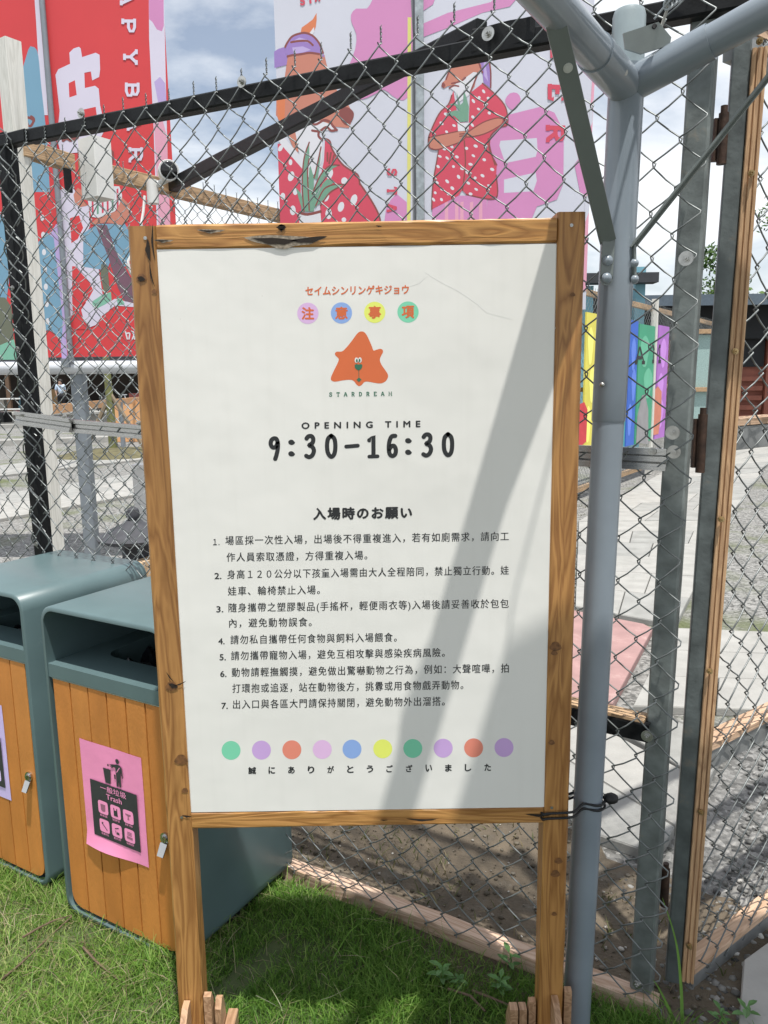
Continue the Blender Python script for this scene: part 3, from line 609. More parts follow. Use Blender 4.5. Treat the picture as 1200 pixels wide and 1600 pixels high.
# creases and scratches in the laminate
mb = MB(); cre = mat('laminate_crease', (.80, .80, .775), .3)
for pts in [[(664, 424), (672, 430), (690, 441), (712, 452), (728, 462), (745, 474), (760, 488), (800, 498)], [(640, 447), (655, 442), (668, 430)], [(845, 545), (858, 530), (868, 512)]]:
    stroke3(mb, [SF(x, y) for x, y in pts], .0006, (0, -1, 0), 0, .0001)
mb.build('crease', cre, panel)['kind'] = 'stuff'
# feet
def foot(xc, left):
    f = MB(); f.beam((xc, YS-.20, .022), (xc, YS+.03, .022), .050, .040, ch=.2, seg=6, jit=.001); fo = f.build('foot', foot_w, sign)
    def gus(x, pts, w=.016): g = MB(); g.prism([(x, YS+a_, z_) for a_, z_ in pts], (w, 0, 0)); g.build('gusset', foot_w, fo)
    gus(xc-(.011 if left else .001), [(-.012, .045), (-.013, .138), (-.03, .136), (-.10, .07), (-.14, .045)], .012)       # in front of the post
    gus(xc+.0255, [(-.01, .003), (-.01, .142), (.0, .145), (.012, .12), (.02, .10), (.03, .07), (.04, .003)], .014)
    if left:
        gus(xc+.0435, [(.0, .003), (.0, .105), (.012, .12), (.022, .118), (.03, .10), (.04, .06), (.05, .003)], .012)
        MB().beam((xc+.0665, YS+.0, .03), (xc+.0665, YS+.055, .03), .020, .055, ch=.2).build('foot_block', foot_w, fo)
    else:
        gus(xc-.040, [(.0, .003), (.0, .112), (.01, .114), (.02, .09), (.04, .05), (.05, .003)], .013)
        gus(xc-.058, [(.0, .003), (.0, .094), (.02, .094), (.05, .045), (.06, .003)], .014)
        gus(xc-.076, [(.0, .003), (.0, .094), (.02, .094), (.05, .045), (.06, .003)], .015)
foot(pl_b.x, True); foot(pr_b.x, False)
# ================================================================== CANOPY FRAME (pole beside the board)
PX = .386; PY = 1.345
can = thing('canopy_frame', (PX, PY, 0), 'blue grey tubular canopy frame corner beside the notice board', 'canopy frame')
jz = 1.765
ptop = Vector((.404, PY, jz)); pbot = Vector((.369, PY, 0))
def pole_at(z): return pbot.lerp(ptop, z/jz)
MB().tube([pole_at(0), pole_at(1.225)], .0268, 28).build('pole', pole_m, can, True)
mb = MB(); mb.tube([pole_at(1.225), pole_at(1.228), pole_at(1.5), pole_at(jz+.03)], [.0272, .0285, .0285, .0284], 28); mb.build('upper_sleeve', pole_m, can, True)
mb = MB(); mb.tube([pole_at(jz+.03), pole_at(jz+.03)+Z*.075, pole_at(jz+.03)+Z*.083, pole_at(jz+.03)+Z*.086], [.026, .026, .0235, .018], 24); mb.build('cap', mat('pale_cap', (.30, .36, .38), .35), can, True)
a1 = Vector((-.56, -.83, .03)).normalized(); a2 = (AY(1200, 16, 1.215)-ptop).normalized()
MB().tube([ptop+Z*.0, ptop+a1*.155], .0285, 24).build('sleeve', pole_m, can, True)
MB().tube([ptop+a1*.15, ptop+a1*2.6], .0262, 24).build('arm', pole_m, can, True)
MB().tube([ptop, ptop+a2*.135], .0268, 24).build('sleeve', pole_m, can, True)
MB().tube([ptop+a2*.13, ptop+a2*2.6], .0243, 24).build('arm', pole_m, can, True)
# gusset plate between the arms
fr_ = Vector((.02, -.99, -.1)).normalized()
gp = [AY(x, y, PY-.048-.0002*(95-y)) for x, y in [(974, 52), (1029, 34), (1049, 58), (1047, 70), (1002, 84), (977, 76)]]
mb = MB(); mb.prism(gp, (0, .004, 0)); mb.build('gusset_plate', mat('grey_plate', (.27, .30, .29), .4), can)
mb = MB(); mb.disc(AY(1022, 42, PY-.0605), (0, -1, .05), .0035, .003); mb.build('plate_hole', black_r, can)
# braces
def brace(bot, knee, top, w, d, side, m, name='brace'):
    mb = MB()
    for p, q in ((bot, knee), (knee, top)): mb.beam(p, q, w, d, side=side, ch=.25)
    return mb.build(name, m, can)
# left brace: angle section, runs up to the left arm
kl = AY(951, 372, PY-.034); bl = AY(947, 436, PY-.034); tl_dir = (AY(862, 0, 1.07)-kl); tl = kl+tl_dir*1.45
mb = MB(); mb.beam(bl, kl, .021, .004, side=(1, 0, 0), ch=.3)
sl = Vector((1, 0, 0)); tdl = (tl-kl).normalized()
mb.beam(kl+Vector((0, 0, -.004)), tl, .024, .005, side=sl, ch=.3)
mb.beam(kl+Vector((-.0105, .009, -.003)), tl+Vector((-.0105, .009, 0)), .005, .018, side=sl, ch=.2)
mb.disc(bl+Vector((0, 0, 0)), (0, -1, 0), .0105, .002); lb_ = mb.build('brace', olive_m, can)
mb = MB(); bcap = tl_dir.normalized(); c0 = AY(886, 119, kl.y+(tl.y-kl.y)*.55); 
kk = (c0-kl).length/(tl-kl).length; cc_ = kl+(tl-kl)*.53
nb_ = tdl.cross(sl).normalized(); nb_ = nb_ if nb_.y < 0 else -nb_
mb.disc(cc_+nb_*.003, nb_, .0065, .002, 16); mb.disc(cc_+nb_*.005, nb_, .004, .001, 16); mb.build('button_cap', mat('pale_button', (.45, .47, .45), .5), lb_)
mb = MB()
for dx, dz in ((0, .0), (.003, -.016)):
    pass
for p in [kl.lerp(bl, .55), kl.lerp(bl, .98)]: mb.disc(p+Vector((0, -.003, 0)), (0, -1, 0), .0088, .006, 16, dome=.007)
mb.build('rivet', pole_m, lb_, True)
# right brace: thin strip seen edge on
kr = AY(988, 384, PY-.020); br_ = AY(989, 440, PY-.020); tr_ = AY(1200, 120, 1.225); tr2 = kr+(tr_-kr)*1.5
mb = MB(); mb.beam(br_, kr, .004, .018, side=(.83, .2, 0), ch=.3); mb.beam(kr-Z*.003, tr2, .0035, .020, side=(0, 0, 1), ch=.3, w1=.0035); mb.beam(kr-Z*.003, tr2, .010, .0035, side=(0, 0, 1), ch=.3)
rb_ = mb.build('brace', olive_m, can)
mb = MB()
for p in [kr.lerp(br_, .5), kr.lerp(br_, .95)]: mb.disc(p+Vector((.001, -.005, 0)), (.35, -.9, 0), .0075, .006, 16, dome=.008)
mb.build('rivet', pole_m, rb_, True)
mb = MB(); q = AY(941, 601, PY-.0295); mb.disc(q, (-.1, -1, 0), .0045, .004, 14, dome=.005); q = AY(946, 76, PY-.05); mb.disc(ptop+a1*.075+Vector((.012, -.022, -.010)), (.4, -.8, -.3), .0045, .004, 12); mb.build('screw', zinc, can, True)
# strap tying the board to the pole
tz = .512
def loop_pts(dz, k=28):
    pts = []
    xa, xb = pr_b.x-.026, pole_at(tz).x+.029
    for (x, y) in [(xa, YS-.013), (xa+.01, YS-.016), (XR+.05, YS-.0165), (xb-.045, PY-.026), (xb-.02, PY-.029), (xb-.004, PY-.018), (xb+.002, PY), (xb-.006, PY+.022), (xb-.03, PY+.029), (XR+.05, YS+.042), (xa+.005, YS+.041), (xa-.002, YS+.03)]:
        pts.append((x, y))
    c = catmull(pts, 4)
    return [Vector((x, y, tz+dz+.004*math.sin((x-xa)*30))) for x, y in c]
strap = thing('strap', (.34, YS, tz), 'black elastic cord with ball tying the notice board to the pole', 'strap')
mb = MB(); mb.tube(loop_pts(.004), .0024, 8, closed=True); mb.tube(loop_pts(-.006), .0024, 8, closed=True); mb.build('cord', black_r, strap, True)
mb = MB(); mb.ico(pole_at(tz)+Vector((.042, -.004, .004)), .0125, 2, (1.15, 1, .85), .05); mb.build('toggle_ball', black_r, strap, True)
# shade cloth stretched over the frame (above and behind the viewer, it throws the soft edged shade)
cloth_m = mat('grey_shade_cloth', (.30, .32, .33), .9, 0, .1, 30, .1, 300)
c0 = Vector((.343, .953, 2.12)); e1 = Vector((-.56, -.83, 0)); e2 = Vector((1, .16, 0)).normalized()
V = []; Fc = []; nn = 14
for i in range(nn):
    for j in range(nn):
        a = i/(nn-1)*2.6; b_ = j/(nn-1)*2.4; p = c0+e1*a+e2*b_; p.z += .10*math.sin(a*1.1)*math.sin(b_*1.2)+(.02*math.sin(9*a) if 0 else 0); V.append(p[:])
for i in range(nn-1):
    for j in range(nn-1): Fc.append((i*nn+j, (i+1)*nn+j, (i+1)*nn+j+1, i*nn+j+1))
sc_ = thing('shade_cloth', c0[:], 'grey shade cloth roped to the canopy frame above the viewer', 'shade cloth')
npmesh('cloth', V, Fc, cloth_m, sc_)
mb = MB(); mb.tube([c0, c0+Vector((.0, .02, -.004)), ptop+Vector((.05, -.03, .10)), ptop+Vector((.030, -.036, .042))], .0025, 8); mb.build('rope', mat('pale_rope', (.4, .39, .35), .8), sc_, True)
tn = thing('rope_tensioner', (ptop.x+.04, ptop.y, ptop.z+.08), 'metal hook and chain links hanging above the gusset plate', 'hook')
mb = MB(); q0 = AY(1022, 30, PY-.035); q1 = AY(1050, -4, PY-.05)
mb.tube([q0, q0.lerp(q1, .5), q1], .0017, 8)
for k in range(4):
    cc = AY(1044+k*7, 6-k*5, PY-.045); mb.tube([cc+Vector((.006*math.cos(t), .003*math.sin(t*2), .008*math.sin(t))) for t in [i*math.pi/6 for i in range(12)]], .0019, 6, closed=True)
mb.build('hook', galv, tn, True)
# ================================================================== CHAIN LINK
def chain_mesh(name, origin, d, nrm, length, z0, z1, W_, Hh, r, sides, mat_, parent, amp=.004, damp=.010, mid=True, spikes=True, seed=1, a=.003, ph=0., endf=None):
    """woven zigzag wires in the vertical plane through origin along d; nrm points away from the viewer"""
    rs = np.random.RandomState(seed)
    nw = int(length/(W_/2)); nr = int((z1-z0)/(Hh/2))
    O = np.array(origin); D = np.array(d); NN = np.array(nrm)
    paths = []
    for k in range(nw):
        pts = []
        for j in range(nr+1):
            right = (j+k) % 2 == 0
            s_ = (k+(1 if right else 0))*W_/2 + (r*1.3 if right else -r*1.3)
            z = z0+j*Hh/2
            e = Hh*.035
            f = -1 if not right else 1            # which face the strand above this node runs on
            pts.append((s_, z-e, -f*a)); pts.append((s_, z+e, f*a))
            if mid and j < nr:
                s2 = (k+.5)*W_/2; bow = .0022*f
                pts.append((s2+bow*.6, z+Hh/4-bow*1.2*f, f*a*1.1))
        paths.append(pts)
    P = np.array(paths)                            # nw, m, 3
    s_, z, y = P[..., 0], P[..., 1], P[..., 2]
    p1, p2, p3 = rs.rand(3)*6.28
    ds = amp*(np.sin(z*9+s_*5+p1)+.6*np.sin(z*23+s_*17+p2)+.4*np.sin(s_*41+z*13))
    dz = amp*(np.sin(s_*11+z*4+p3)+.6*np.sin(s_*27-z*12+p1)+.4*np.sin(z*37+s_*9))
    dy = damp*(np.sin(s_*3.3+p2)*np.sin(z*2.6+p1)+.35*np.sin(s_*9+z*7))
    s_ = s_+ds; z = z+dz; y = y+dy
    Q = O[None, None]+s_[..., None]*D+y[..., None]*NN+z[..., None]*np.array([0, 0, 1.])
    T = np.zeros_like(Q); T[:, 1:-1] = Q[:, 2:]-Q[:, :-2]; T[:, 0] = Q[:, 1]-Q[:, 0]; T[:, -1] = Q[:, -1]-Q[:, -2]
    T /= np.linalg.norm(T, axis=2, keepdims=True)+1e-9
    Xv = NN[None, None]-T*(T@NN)[..., None]; Xv /= np.linalg.norm(Xv, axis=2, keepdims=True)+1e-9
    Yv = np.cross(T, Xv)
    an = np.arange(sides)*2*np.pi/sides
    V = Q[:, :, None]+r*(np.cos(an)[None, None, :, None]*Xv[:, :, None]+np.sin(an)[None, None, :, None]*Yv[:, :, None])
    m = Q.shape[1]; w_ = np.arange(nw)[:, None, None]*m*sides; i_ = np.arange(m-1)[None, :, None]*sides; k_ = np.arange(sides)[None, None, :]
    k2 = (k_+1) % sides
    A = w_+i_+k_; B = w_+i_+k2; C_ = w_+i_+sides+k2; D_ = w_+i_+sides+k_
    Fq = np.stack([A, B, C_, D_], -1).reshape(-1, 4)
    Vn = V.reshape(-1, 3)
    if spikes:                                     # twisted wire ends standing on the top row
        sv = []; sf = []; off = len(Vn)
        for k in range(nw):
            if (nr+k) % 2: continue
            top = Q[k, -1]
            for ph_ in (0, np.pi):
                n_ = 9; ln = .034; base = off+len(sv)
                for i in range(n_):
                    t = i/(n_-1); a_ = ph_+t*2*np.pi*1.9; rr = r*1.05*(1 if i < n_-1 else 2.4)
                    c = top+np.array([0, 0, 1])*(t*ln-.002)+D*rr*np.cos(a_)+NN*rr*np.sin(a_)
                    for q in range(4): c2 = c+D*r*.85*np.cos(q*np.pi/2)+NN*r*.85*np.sin(q*np.pi/2)+np.array([0, 0, 0]); sv.append(c2)
                for i in range(n_-1):
                    for q in range(4): sf.append((base+i*4+q, base+i*4+(q+1) % 4, base+i*4+4+(q+1) % 4, base+i*4+4+q))
                sf.append((base+(n_-1)*4, base+(n_-1)*4+1, base+(n_-1)*4+2, base+(n_-1)*4+3))
        Vn = np.concatenate([Vn, np.array(sv)]); Fq = np.concatenate([Fq, np.array(sf)])
    o = npmesh(name, Vn, Fq, mat_, parent); tag(o, kind='stuff'); return o
# ================================================================== NEAR FENCE
fa = thing('chain_link_fence', (pA - dA*.8)[:], 'near galvanised chain link fence with black top rail behind the notice board', 'fence')
def onA(x, y, off=0.): return PL(x, y, pA+nA*off, nA)
sL = -2.35
# wires: origin so that the right edge ends at the gate post
Wd = .0765; s_end = (Vector((.548, 1.372, 0))-pA).dot(dA)
nhalf = int((s_end-sL)/(Wd/2)); s0 = s_end-nhalf*Wd/2
chain_mesh('wire_mesh', pA+dA*s0-nA*.004, dA, nA, nhalf*Wd/2+.0001, .03, 1.975, Wd, .0775, .00155, 6, wire_m, fa, amp=.0042, damp=.012, a=.0032, seed=3)
tA0 = onA(0, 205, .03); tA1 = onA(1085, 0, .03)
trz = lambda s: 0
def Apt(s, z, off=.0): v = pA+dA*s+nA*off; v.z = z; return v
sP = (onA(45, 400)-pA).dot(dA)
MB().beam(Apt(-2.6, 2.0, .026), Apt(sP+.02, 1.985, .020), .034, .034, side=nA, ch=.2, seg=4, jit=.0006).build('top_rail', black_p, fa)
MB().beam(Apt(sP+.02, 1.985, .026), Apt(.30, 1.895, .020), .034, .034, side=nA, ch=.2, seg=18, jit=.0006).build('top_rail', black_p, fa)
# bent lap joint near the brace and the last length of rail to the post
MB().beam(Apt(-.335, 1.936, .024), Apt(-.21, 1.931, .024), .040, .044, side=nA, ch=.15, seg=5, jit=.002).build('rail_splice', black_p, fa)
# corner post (black) and far gate post (galvanised)
MB().beam(onA(8, 196, .03).xy.to_3d()*1+Z*0+Vector((0, 0, 0)), Vector((onA(8, 196, .03).x, onA(8, 196, .03).y, 2.01)), .042, .042, side=dA, ch=.2, seg=14, jit=.0005).build('corner_post', black_p, fa)
gx = .555; gpp = Vector((.553, 1.408, 0))
def ext(xa, ya, Ya, xb, yb, Yb, z0_, z1_):
    a_ = AY(xa, ya, Ya); b__ = AY(xb, yb, Yb); d_ = (a_-b__)/(a_.z-b__.z); return b__+d_*(z0_-b__.z), b__+d_*(z1_-b__.z)
e0, e1_ = ext(1098, 100, 1.425, 1003, 1540, 1.438, 0, 1.97)
MB().beam(e0, e1_, .043, .043, side=dA, ch=.18, seg=24, jit=.0004).build('end_post', galv_d, fa)
# mid rail channels: folded C section
def channel(p0, p1, w, m, parent, name='mid_rail'):
    p0 = Vector(p0); p1 = Vector(p1); t = (p1-p0).normalized(); u = (Z-t*Z.dot(t)).normalized(); n_ = u.cross(t).normalized()
    if n_.dot(nA) > 0: n_ = -n_        # towards viewer
    prof = [(-.5, .0), (-.5, .55), (-.34, .55), (-.34, .42), (-.2, .42), (-.12, .18), (.12, .18), (.2, .42), (.34, .42), (.34, .55), (.5, .55), (.5, 0)]
    mb = MB(); vs_ = []
    for p in (p0, p1):
        for a, b_ in prof: vs_.append(p+u*a*w+n_*b_*w*.45)
    k = len(prof); fs = [(i, (i+1) % k, k+(i+1) % k, k+i) for i in range(k)]
    mb.add(vs_, fs); mb.add(vs_[:k], tessellate_polygon([vs_[:k]])); mb.add(vs_[k:], tessellate_polygon([vs_[k:]]))
    return mb.build(name, m, parent)
chm = mat('shiny_zinc_channel', (.50, .50, .49), .22, .95, .15, 30, .1, 60, stretch=(3, 3, 30))
m0 = onA(26, 652, -.012); m1 = onA(112, 664, -.012); m2 = onA(240, 672, -.009)
channel(m0, m1, .040, chm, fa); channel(onA(100, 664, -.003), onA(330, 684, -.003), .037, chm, fa)
channel(onA(330, 684, -.003), onA(1042, 718, -.004), .040, chm, fa)
MB().beam(onA(12, 652, .004), onA(-140, 640, .004), .03, .03, side=nA).build('mid_rail', black_p, fa)
# low angle rail and timber board on the ground
zz = .617; mb = MB(); q0 = Apt(-2.4, .66, .01); q1 = Apt((onA(1012, 1140)-pA).dot(dA), .612, .01)
mb.beam(q0, q1, .003, .034, side=nA, ch=0); mb.beam(q0+nA*.018+Z*.017, q1+nA*.018+Z*.017, .036, .003, side=nA, ch=0); mb.build('low_rail', black_p, fa)
MB().beam(q0+nA*.024+Z*.022, q1+nA*.024+Z*.022-dA*.01, .040, .006, side=nA, ch=.1).build('low_batten', fence_wood('low_batten_wood', angA), fa)
MB().beam(Apt(-2.4, .012, .026), Apt(s_end-.01, .006, .026), .042, .045, side=nA, ch=.12, seg=20, jit=.0016).build('ground_board', wood('sunbleached_board', (.62, .46, .35), (.42, .27, .18), 'X', angA, rough=.8), fa)
# brace up to the rear fence
b0 = AY(742, 58, 1.60)+Vector((.03, -.03, .012)); b1 = pB.copy(); bb = PL(272, 300, pB, nB)
MB().beam(onA(752, 42, .050), PL(268, 291, pB, nB), .027, .027, ch=.18, seg=16, jit=.0007, w1=.050, h1=.056).build('tie_brace', black_p, fa)
# washers and bolts
def bolt(mb, p, n_, r=.0105, hex_=.0052):
    n_ = Vector(n_).normalized(); p = Vector(p)
    mb.disc(p, n_, r, .0018, 18); mb.disc(p+n_*.0018, n_, hex_*1.35, .0016, 16); mb.disc(p+n_*.0034, n_, hex_, .0045, 6); mb.disc(p+n_*.0079, n_, hex_*.45, .004, 8)
for (x, y) in [(378, 128), (763, 53), (127, 177)]: mb = MB(); bolt(mb, onA(x, y, -.0085), -nA, .0125); mb.build('washer_bolt', zinc, fa, True)
for (x, y, r) in [(1072, 404, .0125), (1051, 676, .0125), (1053, 706, .012), (1011, 1150, .011), (996, 1538, .008)]: mb = MB(); bolt(mb, onA(x, y, -.0085), -nA, r); mb.build('washer_bolt', zinc, fa, True)
for (x, y) in [(20, 450), (28, 545), (36, 648), (46, 727), (57, 850), (102, 651), (218, 661), (1019, 705)]: mb = MB(); bolt(mb, onA(x, y, -.016 if 600 < y < 720 else .004), -nA, .007, .004); mb.build('screw_bolt', zinc, fa, True)
# bunch of loose wire ends tied round the corner post
mb = MB()
cpx = onA(28, 560, .0)
for k in range(26):
    zc = .8+k*.047+random.uniform(-.01, .01); base = Apt(sP-.055, zc, 0)
    pts = []
    for i in range(9):
        t = i/8; pts.append(base+dA*(.030*math.sin(t*math.pi)*(1 if k % 2 else -1)-.01+random.uniform(-.003, .003))+nA*(.02*math.cos(t*math.pi))+Z*(t*.085-.03))
    mb.tube(pts, .0020, 5)
mb.build('wire_ends', wire_m, fa, True)
# ================================================================== GATE LEAF
dL = Vector((.81, .58, 0)).normalized(); nL = Vector((-dL.y, dL.x, 0)); gl0 = Vector((.640, 1.452, 0))
gate = thing('gate_leaf', gl0[:], 'open chain link gate leaf with steel stile and weathered timber batten', 'gate')
sb = Vector((.609, 1.455, .02)); st_ = Vector((.622, 1.463, 1.93))
ux = Vector((1, .02, 0)).normalized()
sb, st_ = ext(1157, 100, 1.47, 1050, 1540, 1.47, .02, 1.93)
ux = Vector((.94, -.34, 0)).normalized()
MB().beam(sb, st_, .0305, .036, side=ux, ch=.16, seg=20, jit=.0004).build('stile', mat('dark_galvanised', (.13, .15, .15), .5, .35, .3, 24, .2, 90, stains=(6, .6, (.34, .22, .12), .6)), gate)
# batten with two shallow grooves
def batten(p0, p1, w, d, m, parent):
    mb = MB(); prof = [(-.5, .5), (-.5, -.42), (-.44, -.5), (-.22, -.5), (-.19, -.36), (-.13, -.36), (-.10, -.5), (.16, -.5), (.19, -.36), (.25, -.36), (.28, -.5), (.46, -.5), (.5, -.42), (.5, .5)]
    p0 = Vector(p0); p1 = Vector(p1); sd2 = ux; u = Vector((-ux.y, ux.x, 0)); vs_ = []; sg = 20
    for i in range(sg+1):
        c = p0.lerp(p1, i/sg)
        for a, b_ in prof: vs_.append(c+sd2*a*w*(1+random.uniform(-.01, .01))+u*b_*d)
    k = len(prof); fs = [(i*k+j, i*k+(j+1) % k, (i+1)*k+(j+1) % k, (i+1)*k+j) for i in range(sg) for j in range(k)]
    mb.add(vs_, fs); mb.add(vs_[:k], tessellate_polygon([vs_[:k]])); mb.add(vs_[-k:], tessellate_polygon([vs_[-k:]])); return mb.build('batten', m, parent)
bt0 = Vector((.637, 1.447, .03)); bt1 = Vector((.6555, 1.452, 1.86))
bt0, bt1 = ext(1185, 100, 1.452, 1073, 1540, 1.452, .03, 1.86)
batten(bt0, bt1, .0245, .026, gate_w, gate)
for (x, y) in [(1186, 65), (1173, 271), (1148, 549), (1126, 811), (1108, 1048), (1094, 1268), (1076, 1477)]:
    mb = MB(); p = AY(x, y, 1.437); bolt(mb, p, (0, -1, 0), .0055, .0042); mb.build('coach_bolt', mat('brass_bolt', (.45, .33, .17), .35, .8), gate, True)
def onL(x, y, off=0.): return PL(x, y, gl0+nL*off, nL)
leafw = wood('gate_rail_wood', (.60, .42, .29), (.42, .27, .17), 'X', math.atan2(dL.y, dL.x), rough=.8); leafg = mat('zinc_angle', (.30, .31, .31), .5, .5, .2, 20)
def leaf_rail(s0_, s1_, z0_, z1_, hgt_=.05, nm='gate_rail'):
    a = gl0+dL*s0_+nL*.022; b_ = gl0+dL*s1_+nL*.022
    MB().beam(Vector((a.x, a.y, z0_)), Vector((b_.x, b_.y, z1_)), .042, .014, side=nL, ch=.1, seg=8, jit=.0008).build(nm, leafw, gate)
    MB().beam(Vector((a.x, a.y, z0_-hgt_/2-.008)), Vector((b_.x, b_.y, z1_-hgt_/2-.008)), .038, hgt_, side=nL, ch=.05).build('rail_angle', leafg, gate)
leaf_rail(.02, 1.5, .035, .05, .04); leaf_rail(.02, 1.5, .548, .555, .042); leaf_rail(.02, 1.5, 1.212, 1.215, .046); leaf_rail(.0, 1.5, 1.90, 1.905, .04)
MB().beam(gl0+dL*1.5+nL*.02+Z*.02, gl0+dL*1.5+nL*.02+Z*1.93, .045, .045, side=dL).build('stile', galv_d, gate)
chain_mesh('wire_mesh', gl0+dL*.022-nL*.006, dL, nL, 1.46, .02, 1.93,   .076, .078, .0017, 5, wire_m, gate, amp=.005, damp=.012, seed=11, spikes=False, a=.003)
hm = mat('rusty_hinge', (.055, .03, .02), .6, .3, .5, 60, .2)
for (x, y, hh_) in [(1129, 217, .085), (1096, 693, .11), (1039, 1386, .085)]:
    p = AY(x, y, 1.447); mb = MB(); mb.tube([p-Z*hh_*.5, p+Z*hh_*.5], .0085, 14); mb.beam(p+Vector((-.006, .008, -hh_*.42)), p+Vector((-.006, .008, hh_*.42)), .016, .010, side=(1, 0, 0))
    mb.tube([p+Z*hh_*.5, p+Z*(hh_*.5+.012)], .006, 10); mb.build('hinge', hm, gate, True)
# latch block on top of the near fence at the gate
MB().beam(AY(1170, 30, 1.50), AY(1215, 60, 1.55), .05, .03, side=(0, 1, 0)).build('top_block', gate_w, gate)
# ================================================================== LITTER BINS
teal = mat('teal_powder_coat', (.100, .155, .162), .38, 0, .12, 5, .05, 500, spec=.5, stains=(13, .66, (.20, .25, .255), .45), detail=8)
teal_in = mat('teal_shaded_inside', (.085, .13, .14), .5)
orw = mat('orange_composite_wood', (.54, .205, .043), .55, 0, .10, 26, .22, 260, stretch=(1, 1, .35))
groove = mat('groove_brown', (.035, .015, .008), .8)
BW = .405; BD = .40; BH = .80
orws = [orw, mat('orange_composite_wood_dark', (.50, .19, .040), .55, 0, .10, 24, .22, 260, stretch=(1, 1, .3), stains=(9, .6, (.36, .15, .05), .5)), mat('orange_composite_wood_mid', (.545, .215, .047), .58, 0, .11, 20, .25, 240, stretch=(1, 1, .3), stains=(11, .62, (.40, .17, .05), .5))]
def rrect(w0, w1, z0, z1, r, n=6, rt_=None):
    out = []
    for (cx, cz, a0) in [(w1-r, z0+r, -90), (w1-r, z1-r, 0), (w0+r, z1-r, 90), (w0+r, z0+r, 180)]:
        for i in range(n+1):
            a = rad(a0+90*i/n); out.append((cx+r*math.cos(a), cz+r*math.sin(a)))
    return out
def make_bin(label, loc):
    t = thing('litter_bin', loc, label, 'litter bin', 'teal litter bins with orange doors')
    o_ = rrect(-BW/2, BW/2, .008, BH, .042); i_ = rrect(-BW/2+.011, BW/2-.011, .019, BH-.011, .033)
    k = len(o_); mb = MB()
    e = .003
    o2 = rrect(-BW/2+e, BW/2-e, .008+e, BH-e, .040)
    V = [(a, 0, c) for a, c in o2]+[(a, e, c) for a, c in o_]+[(a, BD-e, c) for a, c in o_]+[(a, BD, c) for a, c in o2]+[(a, 0, c) for a, c in i_]+[(a, BD-.012, c) for a, c in i_]
    fs = []
    for i in range(k):
        j = (i+1) % k
        for r in range(3): fs.append((r*k+i, r*k+j, (r+1)*k+j, (r+1)*k+i))
        fs.append((i, 4*k+i, 4*k+j, j)); fs.append((4*k+i, 5*k+i, 5*k+j, 4*k+j))
    fs.append(tuple(range(3*k, 4*k))); fs.append(tuple(range(5*k, 6*k)))
    mb.add(V, fs); sh = mb.build('shell', teal, t, True, 50)
    # deck with rounded hole
    dz = .657; w = BW/2-.0112
    hole = rrect(-.125, .125, .105, .335, .045, 5)
    outer = []
    for (hx, hy) in hole:
        ang = math.atan2(hy-.22, hx); ca, sa = math.cos(ang), math.sin(ang)
        tt = min((w-.0)/abs(ca) if abs(ca) > 1e-6 else 9, ((.22-.002) if sa < 0 else (BD-.013-.22))/abs(sa) if abs(sa) > 1e-6 else 9)
        outer.append((ca*tt, .22+sa*tt))
    # exact corners
    kk_ = len(hole); mb = MB()
    def corner_fix():
        for cxy in [(-w, .002), (w, .002), (w, BD-.013), (-w, BD-.013)]:
            j = min(range(kk_), key=lambda q: (outer[q][0]-cxy[0])**2+(outer[q][1]-cxy[1])**2); outer[j] = cxy
    corner_fix()
    V = [(a, b_, dz) for a, b_ in outer]+[(a, b_, dz) for a, b_ in hole]+[(a*.97, .22+(b_-.22)*.97, dz-.06) for a, b_ in hole]
    fs = [(i, (i+1) % kk_, kk_+(i+1) % kk_, kk_+i) for i in range(kk_)]+[(kk_+i, kk_+(i+1) % kk_, 2*kk_+(i+1) % kk_, 2*kk_+i) for i in range(kk_)]
    mb.add(V, fs)
    mb.box((-w, .002, dz-.032), (w, .012, dz+.0005))
    mb.build('deck', teal, t)
    # bag inside
    V = []; g = 12; mb = MB()
    for i in range(g):
        for j in range(g):
            a = -.135+.27*i/(g-1); b_ = .10+.25*j/(g-1); V.append((a, b_, .60+.03*math.sin(i*1.7+j)*math.sin(j*1.3)+random.uniform(-.012, .012)))
    mb.add(V, [(i*g+j, (i+1)*g+j, (i+1)*g+j+1, i*g+j+1) for i in range(g-1) for j in range(g-1)])
    mb.build('bin_bag', mat('black_plastic_bag', (.012, .013, .018), .25, 0, .3, 30), t)
    # door planks
    npk = 6; x0 = -BW/2+.019; x1 = BW/2-.019; pw = (x1-x0)/npk; zt, zb = .620, .030
    MB().box((x0+.004, .0135, zb+.004), (x1-.004, .016, zt-.002)).build('door_backing', groove, t)
    dr = MB(); dr.box((x0-.001, .0045, zt+.0008), (x1+.001, .012, zt+.003)); dr.build('door_trim', mat('bright_trim', (.45, .46, .45), .35, .6), t)
    for q in range(npk):
        a = x0+q*pw+.0021; b_ = a+pw-.0042; r = .034
        if q == 0: poly = [(a, zt)]+[(a+r-r*math.cos(rad(v)), zb+r-r*math.sin(rad(v))) for v in range(0, 91, 15)]+[(b_, zb), (b_, zt)]
        elif q == npk-1: poly = [(a, zt), (a, zb)]+[(b_-r+r*math.sin(rad(v)), zb+r-r*math.cos(rad(v))) for v in range(0, 91, 15)]+[(b_, zt)]
        else: poly = [(a, zt), (a, zb), (b_, zb), (b_, zt)]
        mb = MB(); mb.prism([(u, .0045+random.uniform(0, .0006), v) for u, v in poly], (0, .008, 0)); mb.build('door_plank', orws[(q*2+(1 if 'lavender' in label else 0)) % 3], t)
